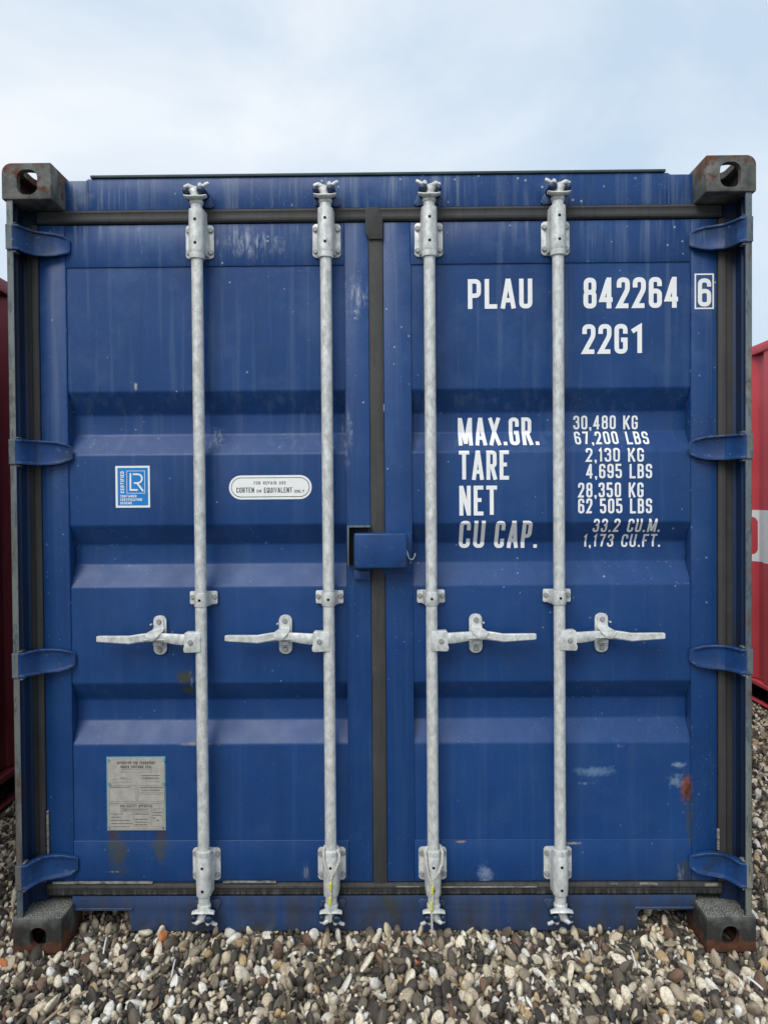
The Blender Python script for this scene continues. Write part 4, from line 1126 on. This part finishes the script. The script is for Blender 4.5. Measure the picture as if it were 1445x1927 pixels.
def blocked(x, y, s):
    """inside something that stands on the ground"""
    for cx, cy in ((-1.138, 0.089), (1.138, 0.089)):
        if abs(x-cx) < 0.081+s*.7 and abs(y-cy) < 0.089+s*.7: return True
    if x < XWL+0.0+s*.6 and y < 5.4: return True
    if x > XW-s*.6 and y > YR0: return True
    if abs(x) < 1.06 and y > 0.55: return True
    return False
r = random.Random(11)
cells = {}; CS = 0.05; stones = []
def ok(x, y, s):
    ci, cj = int(x//CS), int(y//CS)
    for i in (ci-1, ci, ci+1):
        for j in (cj-1, cj, cj+1):
            for X_, Y_, S_ in cells.get((i, j), ()):
                if (X_-x)**2+(Y_-y)**2 < ((S_+s)*0.66)**2: return False
    return True
zones = [(-1.6, 1.6, -0.50, 0.55, 1.0), (-1.85, -1.6, -0.5, 1.9, 0.8), (-1.6, -1.2, 0.55, 1.9, 0.8), (1.6, 2.75, -0.5, 1.0, 0.7), (1.2, 2.75, 1.0, 3.7, 0.5), (1.2, 1.6, 0.55, 1.0, 0.8), (-2.6, 3.0, -0.9, -0.5, 0.35)]
for x0, x1, y0, y1, dens in zones:
    area = (x1-x0)*(y1-y0)
    for s0, s1, cnt in ((.0165, .0225, 300), (.012, .0165, 1300), (.0085, .012, 4600), (.006, .0085, 5200)):
        for _ in range(int(area*cnt*dens)):
            x, y, s = r.uniform(x0, x1), r.uniform(y0, y1), r.uniform(s0, s1)
            if blocked(x, y, s) or not ok(x, y, s): continue
            cells.setdefault((int(x//CS), int(y//CS)), []).append((x, y, s)); stones.append((x, y, s))
def project(x, y, z):
    d = np.array([x, y, z])-CAM; dep = d@_f
    return CU+FPX*(d@RV)/dep, CV-FPX*(d@UV)/dep, dep
recs = []
for x, y, s in stones:
    sc = np.array([s*r.uniform(1.2, 1.95), s*r.uniform(.75, 1.05), s*r.uniform(.5, .8)])
    Rm = rot_mat(r); k = r.randrange(NSH); col = stone_col(r)
    zr = math.sqrt(sum((Rm[2, i]*sc[i])**2 for i in range(3)))
    z = mound(x, y)+min(zr*r.uniform(.1, .75), .018)+r.uniform(-.005, .005)-.005
    u, v, dep = project(x, y, z+s*.5)
    vis = 0
    if 0 < u < 1445 and v < 1927 and (y < 0.09 or (u < 22 and y > 0) or u > 1422): vis = (sc[0]*sc[1])/dep**2
    recs.append((vis, x, y, z, sc, Rm, k, col))
recs.sort(key=lambda q: -q[0])
meshes = []
for vs, fs in SH_HI:
    me = bpy.data.meshes.new('stone'); me.from_pydata(vs.tolist(), [], fs); me.materials.append(M_STO)
    for p in me.polygons: p.use_smooth = True
    me.set_sharp_from_angle(angle=math.radians(48)); meshes.append(me)
for vis, x, y, z, sc, Rm, k, col in recs[:300]:
    o = bpy.data.objects.new('stone', meshes[k]); COL.objects.link(o); o.parent = ground
    Mx = Matrix([[Rm[i, j]*sc[j] for j in range(3)]+[(x, y, z)[i]] for i in range(3)]+[[0, 0, 0, 1]])
    o.matrix_local = Mx; o.color = col+(1,)
# the rest, with a bed of small stones below, as one mass
for x0, x1, y0, y1, dens in zones:
    for _ in range(int((x1-x0)*(y1-y0)*1500*dens)):
        x, y, s = r.uniform(x0, x1), r.uniform(y0, y1), r.uniform(.006, .010)
        if blocked(x, y, s): continue
        sc = np.array([s*1.3, s, s*.7]); recs.append((0, x, y, mound(x, y)-.004, sc, rot_mat(r), NSH+r.randrange(NSH), tuple(q*.55 for q in stone_col(r))))  # bed tint darkened, painting in the shade of gaps between upper stones
V, Fv, Ct, off_ = [], [], [], 0
FA = [np.array(fs) for _, fs in SH_LO+SH_BED]; VA = [vs for vs, _ in SH_LO+SH_BED]
for vis, x, y, z, sc, Rm, k, col in recs[300:]:
    v = (VA[k]*sc)@Rm.T+np.array([x, y, z]); V.append(v); Fv.append(FA[k]+off_); off_ += len(v)
    Ct.append(np.tile(np.array(col+(1.0,)), (len(v), 1)))
V = np.concatenate(V); Fv = np.concatenate(Fv); Ct = np.concatenate(Ct)
me = bpy.data.meshes.new('gravel'); me.vertices.add(len(V)); me.vertices.foreach_set('co', V.ravel())
me.loops.add(Fv.size); me.loops.foreach_set('vertex_index', Fv.ravel().astype(np.int32))
me.polygons.add(len(Fv)); me.polygons.foreach_set('loop_start', np.arange(0, Fv.size, 3, dtype=np.int32))
me.polygons.foreach_set('use_smooth', np.ones(len(Fv), dtype=bool))
me.update(calc_edges=True)
at = me.attributes.new('tint', 'FLOAT_COLOR', 'POINT'); at.data.foreach_set('color', Ct.ravel())
me.materials.append(M_STA)
gr = bpy.data.objects.new('gravel', me); COL.objects.link(gr)
tag(gr, 'loose cream brown and dark grey gravel spread over the yard', 'gravel', kind='stuff')

# ------------------------------------------------------------------ bits lying in the gravel
def shard(u, v, size, seed, label, mat=M_BRICK, name='brick_fragment', cat='brick fragment', group=None):
    x, y = PG(u, v, 0.02); rr2 = random.Random(seed)
    vs, fs = stone_shape(500+seed, 2, 7)
    vs = vs*np.array([size*1.2, size*.75, size*.8])@rot_mat(rr2).T
    m = MB(); m.add(vs.tolist(), fs)
    o = m.build(name, mat, None, smooth=30, loc=(x, y, mound(x, y)+0.019)); tag(o, label, cat, group)
    return o
shard(308, 1763, 0.021, 1, 'broken orange brick piece against the sill near the left cut-out')
shard(6, 1812, 0.020, 2, 'orange brick chip lying beside the rusty left bottom casting')
shard(785, 1812, 0.012, 4, 'small orange brown chip among white pebbles before the middle bars')
def stick(u0, v0, u1, v1, rad, mat, label, cat='twig', name='twig'):
    a = PG(u0, v0, .024); b = PG(u1, v1, .024)
    base = Vector((a[0], a[1], .026+mound(*a))); e = Vector((b[0], b[1], .027+mound(*b)))-base
    pts = [e*t+Vector((0, 0, .003*math.sin(3*t))) for t in (0, .25, .5, .75, 1)]
    o = MB().tube(pts, rad, 7).build(name, mat, None, loc=base); tag(o, label, cat); return o
stick(82, 1926, 160, 1868, 0.0034, M_WOOD, 'long dry tan stick lying on the gravel before the left casting')
stick(195, 1795, 201, 1766, 0.0026, M_LABEL, 'short white stick standing out of gravel by the left cut-out')
stick(323, 1840, 330, 1808, 0.0020, M_LABEL, 'thin white splinter on gravel before the leftmost locking bar')
stick(1187, 1790, 1196, 1820, 0.0026, M_LABEL, 'thin white plastic stem on gravel before the right cut-out')
stick(1405, 1840, 1434, 1864, 0.0032, M_LABEL, 'white stick lying on gravel in front of the right bottom casting')
